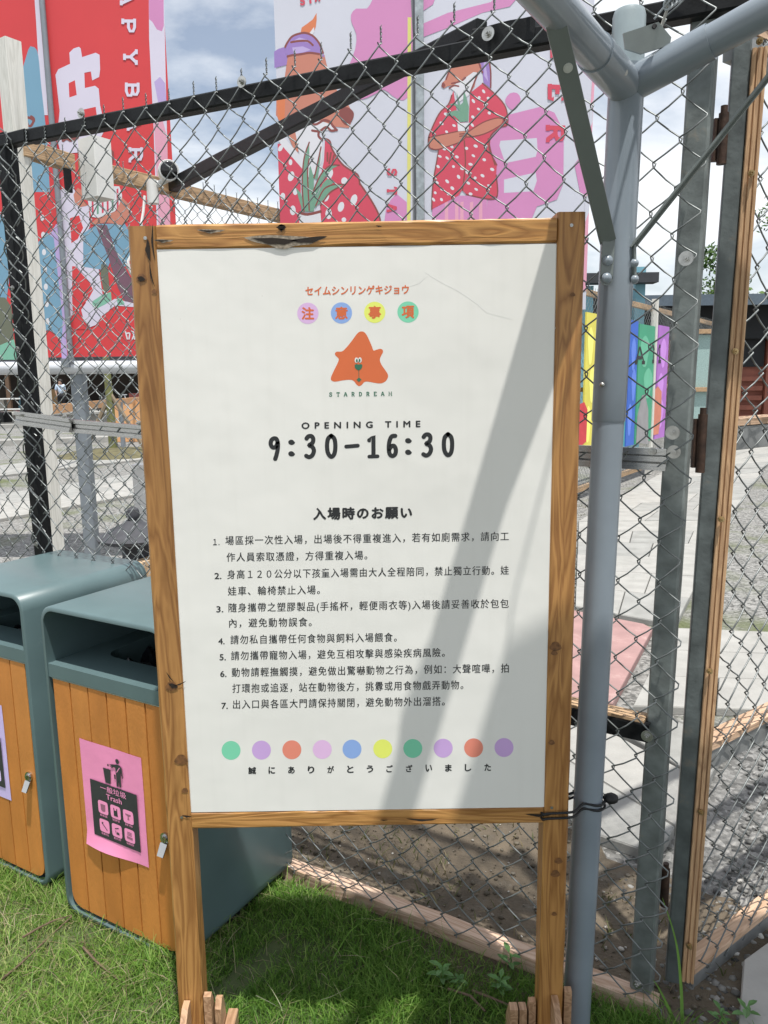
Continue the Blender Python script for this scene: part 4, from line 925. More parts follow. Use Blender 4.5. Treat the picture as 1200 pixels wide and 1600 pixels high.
    # lock
    mb = MB(); c = Vector((x1-.024, .0045, .315)); mb.disc(c, (0, -1, 0), .0125, .005, 20); mb.disc(c+Vector((0, -.005, 0)), (0, -1, 0), .0085, .004, 16); mb.box((c.x-.0012, -.0062, c.z-.006), (c.x+.0012, -.0045, c.z+.006))
    mb.add([(c.x-.009, -.004, c.z-.010), (c.x+.011, -.004, c.z-.010), (c.x+.008, -.016, c.z-.036), (c.x-.010, -.016, c.z-.036), (c.x-.009, -.001, c.z-.010), (c.x+.011, -.001, c.z-.010), (c.x+.008, -.013, c.z-.036), (c.x-.010, -.013, c.z-.036)],
           [(0, 1, 2, 3), (7, 6, 5, 4), (0, 4, 5, 1), (1, 5, 6, 2), (2, 6, 7, 3), (3, 7, 4, 0)]); mb.build('lock', mat('chrome_lock', (.55, .55, .55), .2, 1, .1), t, True)
    MB().box((-BW/2+.02, .02, .0), (BW/2-.02, BD-.02, .010)).build('base', black_r, t)
    return t
def notice(t, u0, u1, z0, z1, pcol, kind):
    """paper sheet taped on the door; local frame of the bin"""
    pm_ = mat('paper_'+kind, pcol, .55, 0, .03, 12, .3, 20)
    V = []; n_ = 9
    for i in range(n_):
        for j in range(n_):
            a = i/(n_-1); c = j/(n_-1); curl = .03*max(0, .11-c)*(1+math.sin(a*5)) if kind == 'pink' else 0
            V.append((u0+(u1-u0)*a, .0035-curl*1.6-.0008*math.sin(a*9)*math.sin(c*7), z0+(z1-z0)*c))
    mb = MB(); mb.add(V, [(i*n_+j, (i+1)*n_+j, (i+1)*n_+j+1, i*n_+j+1) for i in range(n_-1) for j in range(n_-1)])
    sh = mb.build('notice_sheet', pm_, t, True)
    fr = lambda a, c, o=0.: Vector((u0+(u1-u0)*a, .0012-o, z0+(z1-z0)*c))
    dk = mat('charcoal_ink', (.035, .038, .042), .55)
    mb = MB(); mb.flat([fr(.14, .12), fr(.90, .12), fr(.90, .65), fr(.14, .65)])
    # person throwing litter into a bin
    mb.flat([fr(.38, .80), fr(.505, .80), fr(.485, .665), fr(.405, .665)])
    mb.flat([fr(.625+.03*math.cos(q), .90+.0235*math.sin(q)) for q in [i*math.pi/8 for i in range(16)]])
    mb.flat([fr(.58, .865), fr(.66, .87), fr(.69, .85), (fr(.70, .76)), fr(.685, .755), fr(.675, .82), fr(.665, .80), fr(.66, .67), fr(.63, .665), fr(.625, .74), fr(.615, .665), fr(.585, .665), fr(.59, .78), fr(.585, .835), fr(.535, .835), fr(.49, .85), fr(.485, .84), fr(.535, .82)])
    mb.flat([fr(.455, .845), fr(.475, .85), fr(.48, .83), fr(.46, .825)]); mb.flat([fr(.555, .77), fr(.58, .77), fr(.578, .73), fr(.558, .73)])
    mb.build('printed_panel', dk, sh)
    pk = mat('print_reverse_'+kind, tuple(min(1, c*1.15) for c in pcol), .55, var=.02)
    mb = MB(); mb2 = MB(); mb3 = MB()
    mb.flat([fr(.60, .80, .0003), fr(.655, .852, .0003), fr(.662, .848, .0003), fr(.605, .794, .0003)]); mb.build('printed_sash', pk, sh)
    for r_ in range(2):
        for c_ in range(3):
            cx = .33+c_*.205; cz = .415-r_*.175; w_ = .082; h_ = .062; mb = MB()
            mb.flat([fr(cx+sx*(w_-.02*(1-abs(math.cos(a)))) if 0 else cx+math.copysign(abs(math.cos(a))**.35, math.cos(a))*w_, cz+math.copysign(abs(math.sin(a))**.35, math.sin(a))*h_, .0003) for a in [i*math.pi/10+.05 for i in range(20)]]); mb.build('printed_icon_tile', pk, sh)
    ic = lambda cx, cz, pts, m_: m_.flat([fr(cx+a*.05, cz+b_*.038, .0006) for a, b_ in pts])
    gy = mat('icon_grey_'+kind, tuple(.35*c+.03 for c in pcol), .6)
    ic(.33, .415, [(-.8, .8), (.8, .8), (.7, -.7), (.3, -1), (-.3, -1), (-.7, -.7)], mb3)
    ic(.535, .415, [(-.6, 1), (-.35, .9), (-.3, .4), (.3, .4), (.35, .9), (.6, 1), (.7, -1), (-.6, -1)], mb2)
    ic(.74, .415, [(-.9, .7), (.9, .7), (.8, .4), (.1, .1), (.3, -.7), (-.3, -.7), (-.1, .1), (-.8, .4)], mb3)
    ic(.33, .24, [(-.8, .9), (-.3, .8), (-.4, .4), (.9, -.8), (.8, -1), (-.6, .3), (-.9, .5)], mb2)
    ic(.535, .24, [(-.7, .5), (.6, .9), (.7, .7), (-.5, .3)], mb2); ic(.535, .24, [(.1, -.2), (.7, -.4), (.8, -.9), (-.2, -.9)], mb2); ic(.535, .24, [(-.6, .0), (-.3, .0), (-.1, -.8), (-.5, -.5)], mb3)
    for yy in (.7, .35, 0): ic(.74, .24, [(-.7, yy), (.7, yy), (.7, yy+.2), (-.7, yy+.2)], mb3)
    ic(.74, .24, [(-.9, -.2), (.9, -.3), (.9, -.9), (-.9, -.8)], mb3)
    mb2.build('printed_icon', dk, sh)['kind'] = 'stuff'; mb3.build('printed_icon', gy, sh)['kind'] = 'stuff'
    FR = lambda a, c: fr(a, c, .0005)
    if kind == 'pink':
        text_on('一般垃圾', .31, .73, .605, .058, pk, FR, sh, bold=.01, spacing=1.05, up_=True); text_on('Trash', .40, .65, .535, .05, pk, FR, sh, bold=.012, up_=True)
        for cx, cz, s_ in [(.33, .338, '廢紙類'), (.535, .338, '塑膠袋'), (.74, .338, '尿布'), (.33, .163, '廢棄物品'), (.535, .163, '飲料杯'), (.74, .163, '保麗龍類')]:
            text_on(s_, cx-.06, cx+.06, cz, .022, pk, FR, sh, up_=True)
    else:
        text_on('資源回收', .31, .73, .605, .058, pk, FR, sh, bold=.01, spacing=1.05, up_=True); text_on('Recycle', .38, .67, .535, .05, pk, FR, sh, bold=.012, up_=True)
    return sh
def place_bin(t, p, ang): t.location = p; t.rotation_euler = (0, 0, ang)
bdir = Vector((.866, -.5, 0)); bn = Vector((.5, .866, 0)); bfr = Vector((-.487, 1.544, 0))
bA = make_bin('teal litter bin with pink general waste notice, beside the notice board post', (0, 0, 0)); notice(bA, -.103, .100, .222, .489, srgb(243, 150, 192), 'pink')
bB = make_bin('teal litter bin with lavender notice, at the left end of the pair', (0, 0, 0)); notice(bB, -.103, .072, .222, .489, srgb(206, 190, 238), 'lavender')
place_bin(bA, bfr+bdir*(-.168), rad(-30)); place_bin(bB, Vector((-.876, 1.802, 0))+bdir*(-.212), rad(-30))
# ================================================================== REAR FENCE
fb = thing('rear_fence', (pB+dB*2)[:], 'taller chain link fence with timber top rail running away behind the board', 'fence')
def Bpt(t, z, off=0.): v = pB+dB*t+nB*off; v.z = z; return v      # +off is the camera side (right of the run)
wB = fence_wood('rear_rail_wood', angB)
def sB(x, y): return (PL(x, y, pB, nB)-pB).dot(dB)
MB().beam(Bpt(-.02, 2.215), Bpt(sB(112, 262), 2.205), .05, .062, side=nB, ch=.08, seg=6, jit=.001).build('top_rail', wB, fb)
MB().beam(Bpt(sB(112, 262)+.05, 2.20), Bpt(sB(272, 300), 2.205), .05, .062, side=nB, ch=.08, seg=6, jit=.001).build('top_rail', wB, fb)
MB().beam(Bpt(sB(274, 300), 2.20), Bpt(14.5, 2.2), .05, .062, side=nB, ch=.08, seg=18, jit=.001).build('top_rail', wB, fb)
MB().beam(Bpt(.0, .10), Bpt(14.5, .10), .05, .062, side=nB, ch=.08, seg=18, jit=.001).build('bottom_rail', wB, fb)
MB().beam(Bpt(5, 1.18), Bpt(14.5, 1.18), .04, .05, side=nB, ch=.08, seg=10, jit=.001).build('middle_rail', wB, fb)
MB().beam(Vector((-1.405, 3.19, 0)), Vector((-1.405, 3.19, 2.60)), .066, .066, side=dB, ch=.06, seg=10, jit=.001).build('post', white_w, fb)
for t_ in (4.8, sB(1015, 545)): MB().beam(Bpt(t_, 0, .05), Bpt(t_, 2.32, .05), .075, .075, side=dB, ch=.06).build('post', white_w, fb)
chain_mesh('wire_mesh', Bpt(.02, 0, .034), dB, -nB, 3.4, .12, 2.245, .076, .078, .0017, 4, wire_far, fb, amp=.003, damp=.012, seed=5, a=.003)
chain_mesh('wire_mesh', Bpt(3.45, 0, .034), dB, -nB, 11.0, .12, 2.245, .076, .078, .0017, 3, wire_far, fb, amp=.003, damp=.01, seed=6, a=.003, mid=False)
# painted boards fixed to it
bcols = [('yellow', (226, 214, 92)), ('red', (206, 62, 66)), ('orange', (228, 130, 60)), ('sky_blue', (96, 160, 214)), ('teal', (60, 150, 160)), ('blue', (56, 102, 196)), ('green', (66, 158, 122)), ('purple', (176, 112, 196))]
edges = [(905, 921), (923, 931), (933, 944), (946, 957), (959, 972), (974, 987), (989, 1014), (1020, 1036)]
for (nm, c), (xa, xb) in zip(bcols, edges):
    ta, tb = sB(xa, 545), sB(xb, 545); bm_ = mat('painted_'+nm, srgb(*c), .55, 0, .06, 4)
    light = mat('painted_light_'+nm, tuple(min(1, v*1.25+.08) for v in srgb(*c)), .55, 0, .05, 6)
    z0_, z1_ = .46, 1.98+random.uniform(-.02, .02)
    bd = MB(); P = [Bpt(ta, z0_, .055), Bpt(tb, z0_, .055), Bpt(tb, z1_, .055), Bpt(ta, z1_, .055)]; bd.prism(P, nB*.018); bo = bd.build('painted_board', bm_, fb)
    mb = MB(); w_ = tb-ta
    for q in range(3):
        cx = ta+w_*random.uniform(.3, .7); cz = z0_+(.30+.42*q)+random.uniform(-.06, .06)
        mb.flat([Bpt(cx+w_*.26*math.cos(a)*(1+.2*math.sin(3*a)), cz+.2*math.sin(a), .0745) for a in [i*math.pi/9 for i in range(18)]])
    mb.build('painted_blotch', light, bo)['kind'] = 'stuff'
fB_ = lambda x, y: PL(x, y, pB+nB*.0755, nB)
for ch, px_, py_, m_ in [('A', 976+1, 566, 'dk')]: pass
dkp = mat('painted_black', (.02, .02, .02), .6)
mb = MB(); slab_letter(mb, 'A', (993.5, 567.5), (16, 0), (0, -24), fB_, .045, nB); mb.build('board_letter', dkp, fb)
mb = MB(); slab_letter(mb, 'M', (1019.5, 566), (14, 0), (0, -26), fB_, .045, nB); mb.build('board_letter', dkp, fb)
for pts, c in [([(994, 692), (996, 650), (1003, 618), (1008, 616), (1013, 640), (1013, 694)], (150, 148, 150)), ([(1021, 680), (1019, 650), (1021, 612), (1028, 603), (1034, 612), (1033, 650), (1029, 678)], (206, 128, 104)), ([(904, 700), (905, 632), (913, 628), (918, 640), (916, 690)], (205, 62, 70))]:
    MB().flat([PL(x, y, pB+nB*.0765, nB) for x, y in pts]).build('painted_animal', mat('animal_%d' % c[0], srgb(*c), .6, 0, .1, 8), fb)
# junction box and camera on the rear fence
jb = thing('junction_box', Bpt(sB(136, 255), 2.2, .05)[:], 'white boxed post stub fixed over the rear timber rail', 'box')
c0 = Bpt(sB(137, 255), 2.175, .055); mb = MB(); mb.beam(c0-Z*.105, c0+Z*.13, .085, .105, side=dB, ch=.05); mb.build('box_body', mat('off_white_paint', (.68, .68, .65), .6, 0, .05, 8), jb)
sc2 = thing('security_camera', Bpt(sB(232, 285), 2.2, .06)[:], 'small white bullet security camera on the rear timber rail', 'security camera')
wp = mat('white_plastic', (.72, .72, .70), .35, var=.02); c1 = Bpt(sB(233, 283), 2.235, .13); dc = Vector((.35, -.9, -.12)).normalized()
mb = MB(); mb.tube([c1-dc*.075, c1-dc*.07, c1+dc*.03, c1+dc*.036], [.02, .040, .045, .043], 24); mb.build('camera_body', wp, sc2, True)
mb = MB(); mb.disc(c1+dc*.0365, dc, .037, .004, 24, dome=.008); mb.build('lens_cover', mat('gloss_black', (.01, .01, .012), .12), sc2, True)
mb = MB(); b_ = Bpt(sB(228, 300), 2.155, .045); mb.tube([b_+Z*.05, b_-Z*.05], [.026, .026], 16); mb.tube([b_+Z*.02, c1-dc*.03-Z*.03], .014, 10); mb.build('bracket', wp, sc2, True)
mb = MB(); pts = [(226, 306), (224, 330), (218, 365), (212, 385), (200, 408), (203, 425), (213, 440), (222, 452)]
mb.tube([PL(x, y, pB+nB*.06, nB) for x, y in pts], .006, 6); mb.tube([PL(x, y, pB+nB*.065, nB) for x, y in [(196, 412), (206, 430), (216, 436), (222, 430), (226, 452)]], .005, 6); mb.build('cable', wp, sc2, True)
mb = MB(); cl_ = PL(106, 280, pB+nB*.05, nB); mb.beam(cl_+Z*.04, cl_-Z*.05, .03, .012, side=dB); mb.build('rail_clip', black_p, fb)
# ================================================================== BANNERS
YL = 5.5; YR = 4.3
def bmat(nm, c, k=.84): return mat('banner_'+nm, tuple(v*k for v in srgb(*c)), .5, 0, .035, 3, .25, 2.2)
B_red = bmat('red', (218, 64, 68)); B_pale = bmat('pale', (222, 216, 234)); B_blue = bmat('blue', (122, 166, 192)); B_pink = bmat('pink', (214, 142, 192)); B_white = bmat('white', (226, 226, 232))
B_brown = bmat('brown', (204, 132, 112)); B_dbr = bmat('dark_brown', (140, 74, 70)); B_pur = bmat('purple', (158, 128, 196)); B_lpur = bmat('light_purple', (192, 172, 222)); B_rose = bmat('rose', (214, 76, 98))
B_grn = bmat('green', (118, 164, 140)); B_yel = bmat('yellow', (226, 222, 128)); B_gry = bmat('grey', (140, 142, 146)); B_plum = bmat('plum', (122, 88, 104)); B_oli = bmat('olive', (112, 116, 98)); B_mint = bmat('mint', (132, 192, 168)); B_lpk = bmat('light_pink', (232, 168, 190)); B_or = bmat('orange', (222, 128, 84)); B_lav = bmat('lavender', (212, 214, 226))
class Banner:
    def __init__(s, label, Yp, x0, x1, zb, zt, m, group):
        s.Y = Yp; s.t = thing('banner', ((x0+x1)/2, Yp, zb), label, 'banner', group); s.n = 0
        # sheet with soft waves
        V = []; nx, nz = 14, 40
        for i in range(nx):
            for j in range(nz):
                a = i/(nx-1); c = j/(nz-1); V.append((x0+(x1-x0)*a, Yp+.0012+.0006*math.sin(a*9+c*3), zb+(zt-zb)*c))
        npmesh('banner_sheet', V, [(i*nz+j, (i+1)*nz+j, (i+1)*nz+j+1, i*nz+j+1) for i in range(nx-1) for j in range(nz-1)], m, s.t)
    def pt(s, x, y): return AY(x, y, s.Y-s.n*.00005)
    def poly(s, pts, m, f=lambda x, y: (x, y), sm=0, name='printed_shape'):
        s.n += 1; P = [f(*p) for p in pts]
        if sm: P = catmull(P, sm)
        return MB().flat([s.pt(*p) for p in P]).build(name, m, s.t)
    def ell(s, cs, m, f, name='printed_dots'):
        s.n += 1; mb = MB()
        for c in cs:
            cx, cy, rx, ry = c[:4]; an = c[4] if len(c) > 4 else 0
            q = [(rx*math.cos(a), ry*math.sin(a)) for a in [i*math.pi/6 for i in range(12)]]
            mb.flat([s.pt(*f(cx+a*math.cos(an)-b*math.sin(an), cy+a*math.sin(an)+b*math.cos(an))) for a, b in q])
        o = mb.build(name, m, s.t); o['kind'] = 'stuff' if len(cs) > 8 else 'part'
        if len(cs) <= 8: del o['kind']
        return o
    def line(s, paths, w, m, f=lambda x, y: (x, y), name='printed_outline'):
        s.n += 1; mb = MB()
        for i, pth in enumerate(paths):
            P = catmull([f(*p) for p in pth], 4, closed=False) if len(pth) > 2 else [f(*p) for p in pth]
            stroke3(mb, [AY(x, y, s.Y-s.n*.00005-.000002*i) for x, y in P], w, (0, -1, 0))
        return mb.build(name, m, s.t)
def XW(x, Yp): return AY(x, 0, Yp).x
zt_ = 4.6
# left pair
L1 = Banner('red banner with blue mountain shape, leftmost of the red pair', YL, XW(-140, YL), XW(62, YL), 1.50, zt_, B_red, 'tall red and lilac banners')
L2 = Banner('red banner with large white character and vertical white lettering', YL, XW(69.5, YL), XW(255, YL), 1.50, zt_, B_red, 'tall red and lilac banners')
c3 = lambda x, y: (x*.2167, y*.2167); c4 = lambda x, y: (x*.2167, 200+y*.2167); c5 = lambda x, y: (x*.2167, 380+y*.2167)
L1.poly([(245, -60), (292, -60), (300, 100), (345, 830), (300, 830), (260, 150)], B_pale, c3)
L1.poly([(60, 350), (92, 350), (106, 566), (97, 566), (88, 450)], B_lpur)
L1.poly([(44, 78), (50, 73), (56, 76), (60, 88), (64, 130), (78, 300), (40, 300), (20, 190), (30, 130)], B_blue, sm=2)
L1.poly([(30, 300), (92, 300), (93, 340), (60, 400), (45, 330)], B_red)
L1.poly([(50, 470), (60, 378), (72, 362), (84, 372), (98, 500), (97, 530), (76, 515), (50, 526)], B_blue)
L1.poly([(-20, 320), (8, 340), (14, 440), (10, 470), (-20, 470)], B_blue); L1.poly([(-20, 463), (8, 465), (18, 480), (22, 535), (-20, 550)], B_oli); L1.poly([(-20, 548), (22, 530), (28, 562), (-20, 562)], B_mint)
L1.line([[(150, 880), (180, 850), (215, 850), (245, 870)], [(185, 830), (200, 900), (225, 905), (245, 860), (225, 840)]], .016, B_dbr, c3)
L1.ell([(66+i*1.4, 340+i*27, 3.2, 5) for i in range(7)], B_white, lambda x, y: (x, y), 'printed_lettering')
L2.poly([(232, -60), (255, -60), (263, 300), (268, 566), (252, 566), (240, 200), (233, 60)], B_pale)
L2.poly([(232, -60), (255, -60), (256, 40), (253, 49), (245, 46), (238, 34), (233, 30)], B_pink)
L2.poly([(240, 180), (250, 172), (260, 210), (266, 340), (268, 566), (254, 566), (246, 300)], B_lpk); L2.poly([(241, 128), (250, 120), (258, 130), (261, 170), (248, 165)], B_lpur)
# large character
L2.poly([(505,460),(500,380),(530,350),(570,337),(582,350),(592,412),(690,380),(718,395),(722,500),(715,555),(665,580),(655,515),(608,525),(612,635),(685,618),(712,640),(722,760),(760,930),(700,1040),(600,1060),(560,1100),(440,1110),(410,1000),(430,800),(400,540),(420,500)], B_pale, c3)
L2.poly([(495, 600), (540, 578), (553, 685), (500, 703)], B_red, c3); L2.poly([(600, 790), (690, 770), (700, 850), (640, 930), (590, 900)], B_red, c3)
L2.poly([(415, 450), (530, 420), (560, 520), (640, 560), (650, 700), (600, 830), (600, 1000), (620, 1180), (520, 1240), (450, 1250), (440, 830), (425, 600)], B_pale, c4)
L2.poly([(505, 650), (570, 630), (600, 720), (560, 800), (515, 830)], B_red, c4)
L2.poly([(450, 0), (615, 0), (700, 110), (740, 370), (700, 470), (620, 430), (540, 165), (525, 500), (495, 590), (455, 400)], B_pale, c5)
L2.poly([(520, 165), (545, 168), (650, 290), (672, 340), (640, 400), (600, 440), (585, 480), (600, 560), (640, 620), (530, 620), (520, 400)], B_red, c5)
L2.poly([(585, 480), (620, 430), (700, 470), (830, 400), (990, 440), (990, 462), (830, 450), (740, 520), (690, 590), (650, 605), (605, 560)], B_pale, c5)
# figure
L2.poly([(600, 760), (700, 690), (900, 690), (950, 780), (970, 900), (900, 1000), (800, 950), (780, 1000), (720, 1020), (600, 1000)], B_blue, c4, name='printed_trousers')
L2.poly([(640, 0), (735, 0), (770, 150), (725, 190), (650, 120)], B_blue, c5)
L2.poly([(690, 700), (770, 700), (850, 923), (990, 1160), (985, 1262), (900, 1250), (850, 1150), (780, 930)], B_plum, c4)
L2.poly([(730, 150), (775, 160), (790, 330), (750, 360), (725, 230)], B_oli, c5); L2.poly([(665, 420), (740, 370), (800, 350), (805, 410), (760, 440), (700, 470), (668, 460)], B_mint, c5); L2.poly([(840, 390), (880, 400), (900, 440), (850, 450)], B_mint, c5)
L2.poly([(560, 430), (590, 450), (600, 520), (630, 560), (580, 570), (540, 540), (530, 480)], B_brown, c4)
L2.poly([(620, 450), (700, 420), (860, 420), (880, 480), (880, 520), (830, 600), (720, 650), (660, 640), (640, 560)], B_white, c4, name='printed_shirt')
for q, cc in enumerate([B_rose, B_grn, B_rose, B_rose, B_grn, B_rose]):
    x = 660+q*36; L2.poly([(x, 440), (x+13, 435), (x+16, 625-q*8), (x+2, 632-q*8)], cc, c4)
L2.poly([(880, 500), (940, 560), (930, 660), (880, 700), (760, 680), (680, 700), (650, 690), (700, 650), (840, 600)], B_brown, c4)
L2.poly([(740, 190), (800, 200), (795, 290), (770, 340), (735, 320), (722, 270), (725, 210)], B_or, c4, sm=3); L2.poly([(740, 170), (780, 150), (820, 170), (815, 250), (790, 262), (765, 200)], B_dbr, c4, sm=2)
L2.line([[(440, 60), (470, 20), (500, 0), (520, 40), (480, 50)], [(500, 60), (530, 80), (560, 60), (550, 20), (520, 10)], [(455, 90), (480, 75), (510, 90), (500, 60)]], .02, B_dbr, c4)
L2.line([[(905, 640), (918, 690)], [(915, 650), (935, 650), (930, 690)], [(950, 635), (965, 660), (955, 690)], [(962, 640), (970, 690)], [(1000, 640), (1010, 680)]], .010, B_white, c5, 'printed_lettering')
nn_ = L2.n+4
for ch, y0_ in [('H', -66), ('A', -16), ('P', 29), ('Y', 78), ('B', 129), ('A', 180), ('R', 230)]:
    x_ = 189.5+y0_*.055
    mb = MB(); slab_letter(mb, ch, (x_, y0_), (0, 27), (20, .2), lambda x, y: AY(x, y, YL-nn_*.00005), .019, (0, -1, 0)); mb.build('letter', B_pale, L2.t)
# right pair
R1 = Banner('pale banner with long nosed figure in red spotted shirt, close up', YR, XW(427.5, YR), XW(642, YR), 1.67, 3.6, B_lav, 'tall red and lilac banners')
R2 = Banner('pale lilac banner with standing spotted shirt figure holding potted plant', YR, XW(661, YR), XW(929, YR), 1.67, 3.6, B_lav, 'tall red and lilac banners')
ct = lambda x, y: (420+x*.1833, y*.1833); cb = lambda x, y: (420+x*.1833, 160+y*.1833); c2_ = lambda x, y: (400+x/3, y/3)
R1.poly([(560, -30), (545, 0), (520, 40), (470, 40), (445, 70), (450, 110), (470, 160), (465, 230), (430, 320), (400, 370), (402, 400), (415, 435), (480, 470), (560, 440), (600, 420), (640, 450), (680, 470), (705, 460), (724, 400), (724, -30)], B_pink, c2_, sm=2)
R1.poly([(975, 1100), (1000, 900), (1040, 830), (1090, 780), (1175, 850), (1175, 1100)], B_pink, cb)
R1.poly([(637, 27), (642.5, 27), (641.5, 345), (636, 345)], B_yel)
R1.poly([(45, 440), (85, 415), (135, 400), (150, 450), (165, 550), (48, 580)], B_pur, ct)
R1.poly([(270, 290), (280, 235), (330, 200), (375, 165), (407, 110), (408, 170), (400, 230), (372, 300)], B_or, ct); R1.poly([(345, 285), (385, 230), (388, 270), (370, 298)], B_white, ct)
R1.poly([(450, 86), (484, 78), (507, 86), (515, 121), (530, 147), (545, 165), (553, 180), (545, 200), (525, 198), (500, 188), (485, 190), (470, 205), (468, 235), (462, 240), (445, 200), (431, 180), (432, 150), (445, 120)], B_brown)
R1.poly([(432, 150), (440, 140), (446, 150), (444, 200), (434, 185)], B_or)
R1.poly([(140, 400), (160, 360), (200, 310), (265, 285), (320, 282), (380, 310), (430, 370), (462, 450), (472, 492), (420, 455), (350, 450), (270, 462), (200, 470), (160, 480)], B_pur, ct, sm=2, name='printed_headscarf')
R1.poly([(200, 405), (290, 395), (360, 425), (300, 445), (210, 460)], B_lpur, ct); R1.poly([(190, 360), (260, 320), (330, 340), (370, 375), (300, 355)], B_lpur, ct)
R1.line([[(140, 400), (160, 360), (200, 310), (265, 285), (320, 282), (380, 310), (430, 370), (462, 450)], [(160, 480), (200, 470), (270, 462), (350, 450), (430, 460)], [(190, 360), (250, 350), (330, 350), (375, 385)]], .010, B_dbr, ct)
R1.poly([(540, 167), (550, 172), (553, 180), (548, 192), (541, 196), (533, 188), (530, 174)], B_dbr, sm=3, name='printed_nose')
R1.ell([(482, 134, 3, 2.4, .6), (495.5, 127, 3.6, 2.4, .6)], B_white, lambda x, y: (x, y), 'printed_eyes')
R1.line([[(476, 131), (484, 138)], [(483, 139), (481, 143)], [(487, 138), (488, 142)], [(490, 125), (500, 131)], [(497, 132), (498, 136)], [(501, 131), (504, 134)], [(498, 143), (502, 146)]], .008, B_dbr)
R1.poly([(230, 200), (330, 165), (400, 150), (560, 200), (545, 238), (430, 240), (425, 290), (455, 330), (450, 500), (400, 600), (330, 640), (300, 540), (260, 440), (240, 330)], B_white, cb, sm=2, name='printed_beard')
R1.line([[(340, 175), (400, 188), (470, 152), (520, 165), (545, 200), (580, 235)], [(370, 240), (430, 245), (490, 210), (530, 240), (570, 236)], [(425, 250), (425, 290), (455, 320)]], .012, B_dbr, cb)
R1.poly([(75, 350), (110, 360), (290, 560), (270, 640), (275, 930), (255, 1100), (100, 1100)], B_rose, cb); R1.poly([(80, 325), (125, 290), (300, 490), (285, 565), (110, 365)], B_white, cb)
R1.poly([(480, 310), (520, 330), (540, 400), (620, 520), (700, 580), (760, 620), (775, 700), (870, 830), (930, 940), (975, 1100), (440, 1100), (440, 900), (440, 640), (470, 500)], B_rose, cb, name='printed_shirt')
R1.line([[(480, 310), (520, 330), (540, 400), (620, 520), (700, 580), (760, 620), (775, 700)], [(775, 690), (870, 830), (930, 940), (950, 1005)], [(500, 430), (500, 500)], [(530, 430), (515, 520)], [(555, 450), (540, 520)]], .009, B_dbr, cb)
R1.ell([(185, 510, 16, 26), (190, 630, 26, 44, .3), (225, 760, 20, 30), (205, 920, 25, 42), (120, 800, 20, 30), (520, 610, 26, 45, .3), (645, 670, 28, 32), (725, 830, 28, 48, .3), (615, 890, 26, 44, .3), (510, 950, 28, 45), (490, 810, 22, 38, .4), (640, 1000, 20, 20), (100, 390, 18, 30, .5)], B_white, cb)
for lf_ in [[(345,335),(300,480),(285,700),(300,930),(340,930),(330,600),(345,480)], [(345,560),(325,930),(380,930),(385,640),(355,540)], [(445,380),(400,590),(380,640),(415,660),(440,480)], [(600,535),(520,540),(440,620),(360,800),(350,930),(385,920),(410,780),(470,640),(550,560)],
            [(650,700),(560,700),(470,740),(400,880),(440,860),(520,760),(600,715)], [(560,680),(500,650),(460,690),(380,860),(400,900),(470,740)], [(230,725),(270,770),(320,920),(290,935),(255,820)]]:
    R1.poly(lf_, B_grn, cb, name='printed_leaf')
R1.line([[(345,340),(300,480),(285,700),(300,930)], [(345, 480), (330, 600), (345, 920)], [(445,380),(400,590),(385,640)], [(600,535),(520,540),(440,620),(370,780)], [(650,700),(560,700),(470,740),(400,880)], [(600,720),(520,770),(440,880)]], .007, B_dbr, cb)
R1.poly([(255, 950), (440, 940), (455, 1100), (265, 1100)], B_white, cb); R1.line([[(262, 940), (330, 955), (440, 930)]], .014, B_dbr, cb)
nn_ = R1.n+4; fR = lambda x, y: AY(x, y, YR-nn_*.00005)
for ch, y0_ in [('S', 264), ('T', 293), ('A', 320)]: mb = MB(); slab_letter(mb, ch, (605.5, y0_), (0, 12.5), (14, 0), fR, .012, (0, -1, 0)); mb.build('letter', B_rose, R1.t)
for ch, x0_ in [('S', 470), ('T', 482), ('A', 493)]: mb = MB(); slab_letter(mb, ch, (x0_, 8-(x0_-470)*.25), (8, -2), (-1, -11), fR, .010, (0, -1, 0)); mb.build('letter', B_rose, R1.t)
ca = lambda x, y: (640+x*.178, 60+y*.178); c7 = lambda x, y: (760+x*.3667, y*.3667)
R2.poly([(785, 50), (830, 20), (850, -40), (780, -40)], B_pink, c2_); R2.poly([(780, 112), (900, 60), (1100, 10), (1150, -40), (1250, -40), (1190, 30), (1060, 60), (900, 130), (780, 175)], B_pink, c2_)
R2.poly([(50, 500), (230, 455), (290, 480), (330, 560), (328, 780), (300, 850), (215, 880), (190, 940), (200, 1000), (-10, 1000), (0, 900), (20, 700), (10, 560)], B_pink, c7)
R2.poly([(55, 620), (60, 600), (215, 588), (218, 640), (210, 668), (80, 695)], B_lav, c7); R2.poly([(75, 765), (210, 735), (215, 770), (200, 815), (75, 822)], B_lav, c7)
R2.poly([(80, 425), (100, 398), (130, 396), (146, 420), (135, 450), (112, 470), (88, 450)], B_pink, c7, sm=2); R2.poly([(375, 700), (400, 668), (425, 740), (432, 850), (400, 825)], B_pink, c7)
R2.poly([(455, 260), (468, 230), (462, 330), (444, 700), (430, 1100), (425, 1240), (412, 1240), (420, 1000), (435, 600)], B_lpk, c7); R2.poly([(440, 470), (456, 420), (452, 520), (436, 560)], B_lav, c7); R2.poly([(430, 620), (450, 560), (446, 640), (425, 700)], B_gry, c7); R2.poly([(420, 860), (440, 800), (438, 900), (416, 960)], B_lav, c7)
R2.poly([(565, 60), (700, 60), (705, 200), (715, 300), (715, 440), (650, 390), (640, 300), (610, 220), (590, 150)], B_pur, ca, name='printed_headscarf'); R2.poly([(640, 100), (680, 100), (670, 250), (690, 380), (655, 330), (650, 220)], B_lpur, ca)
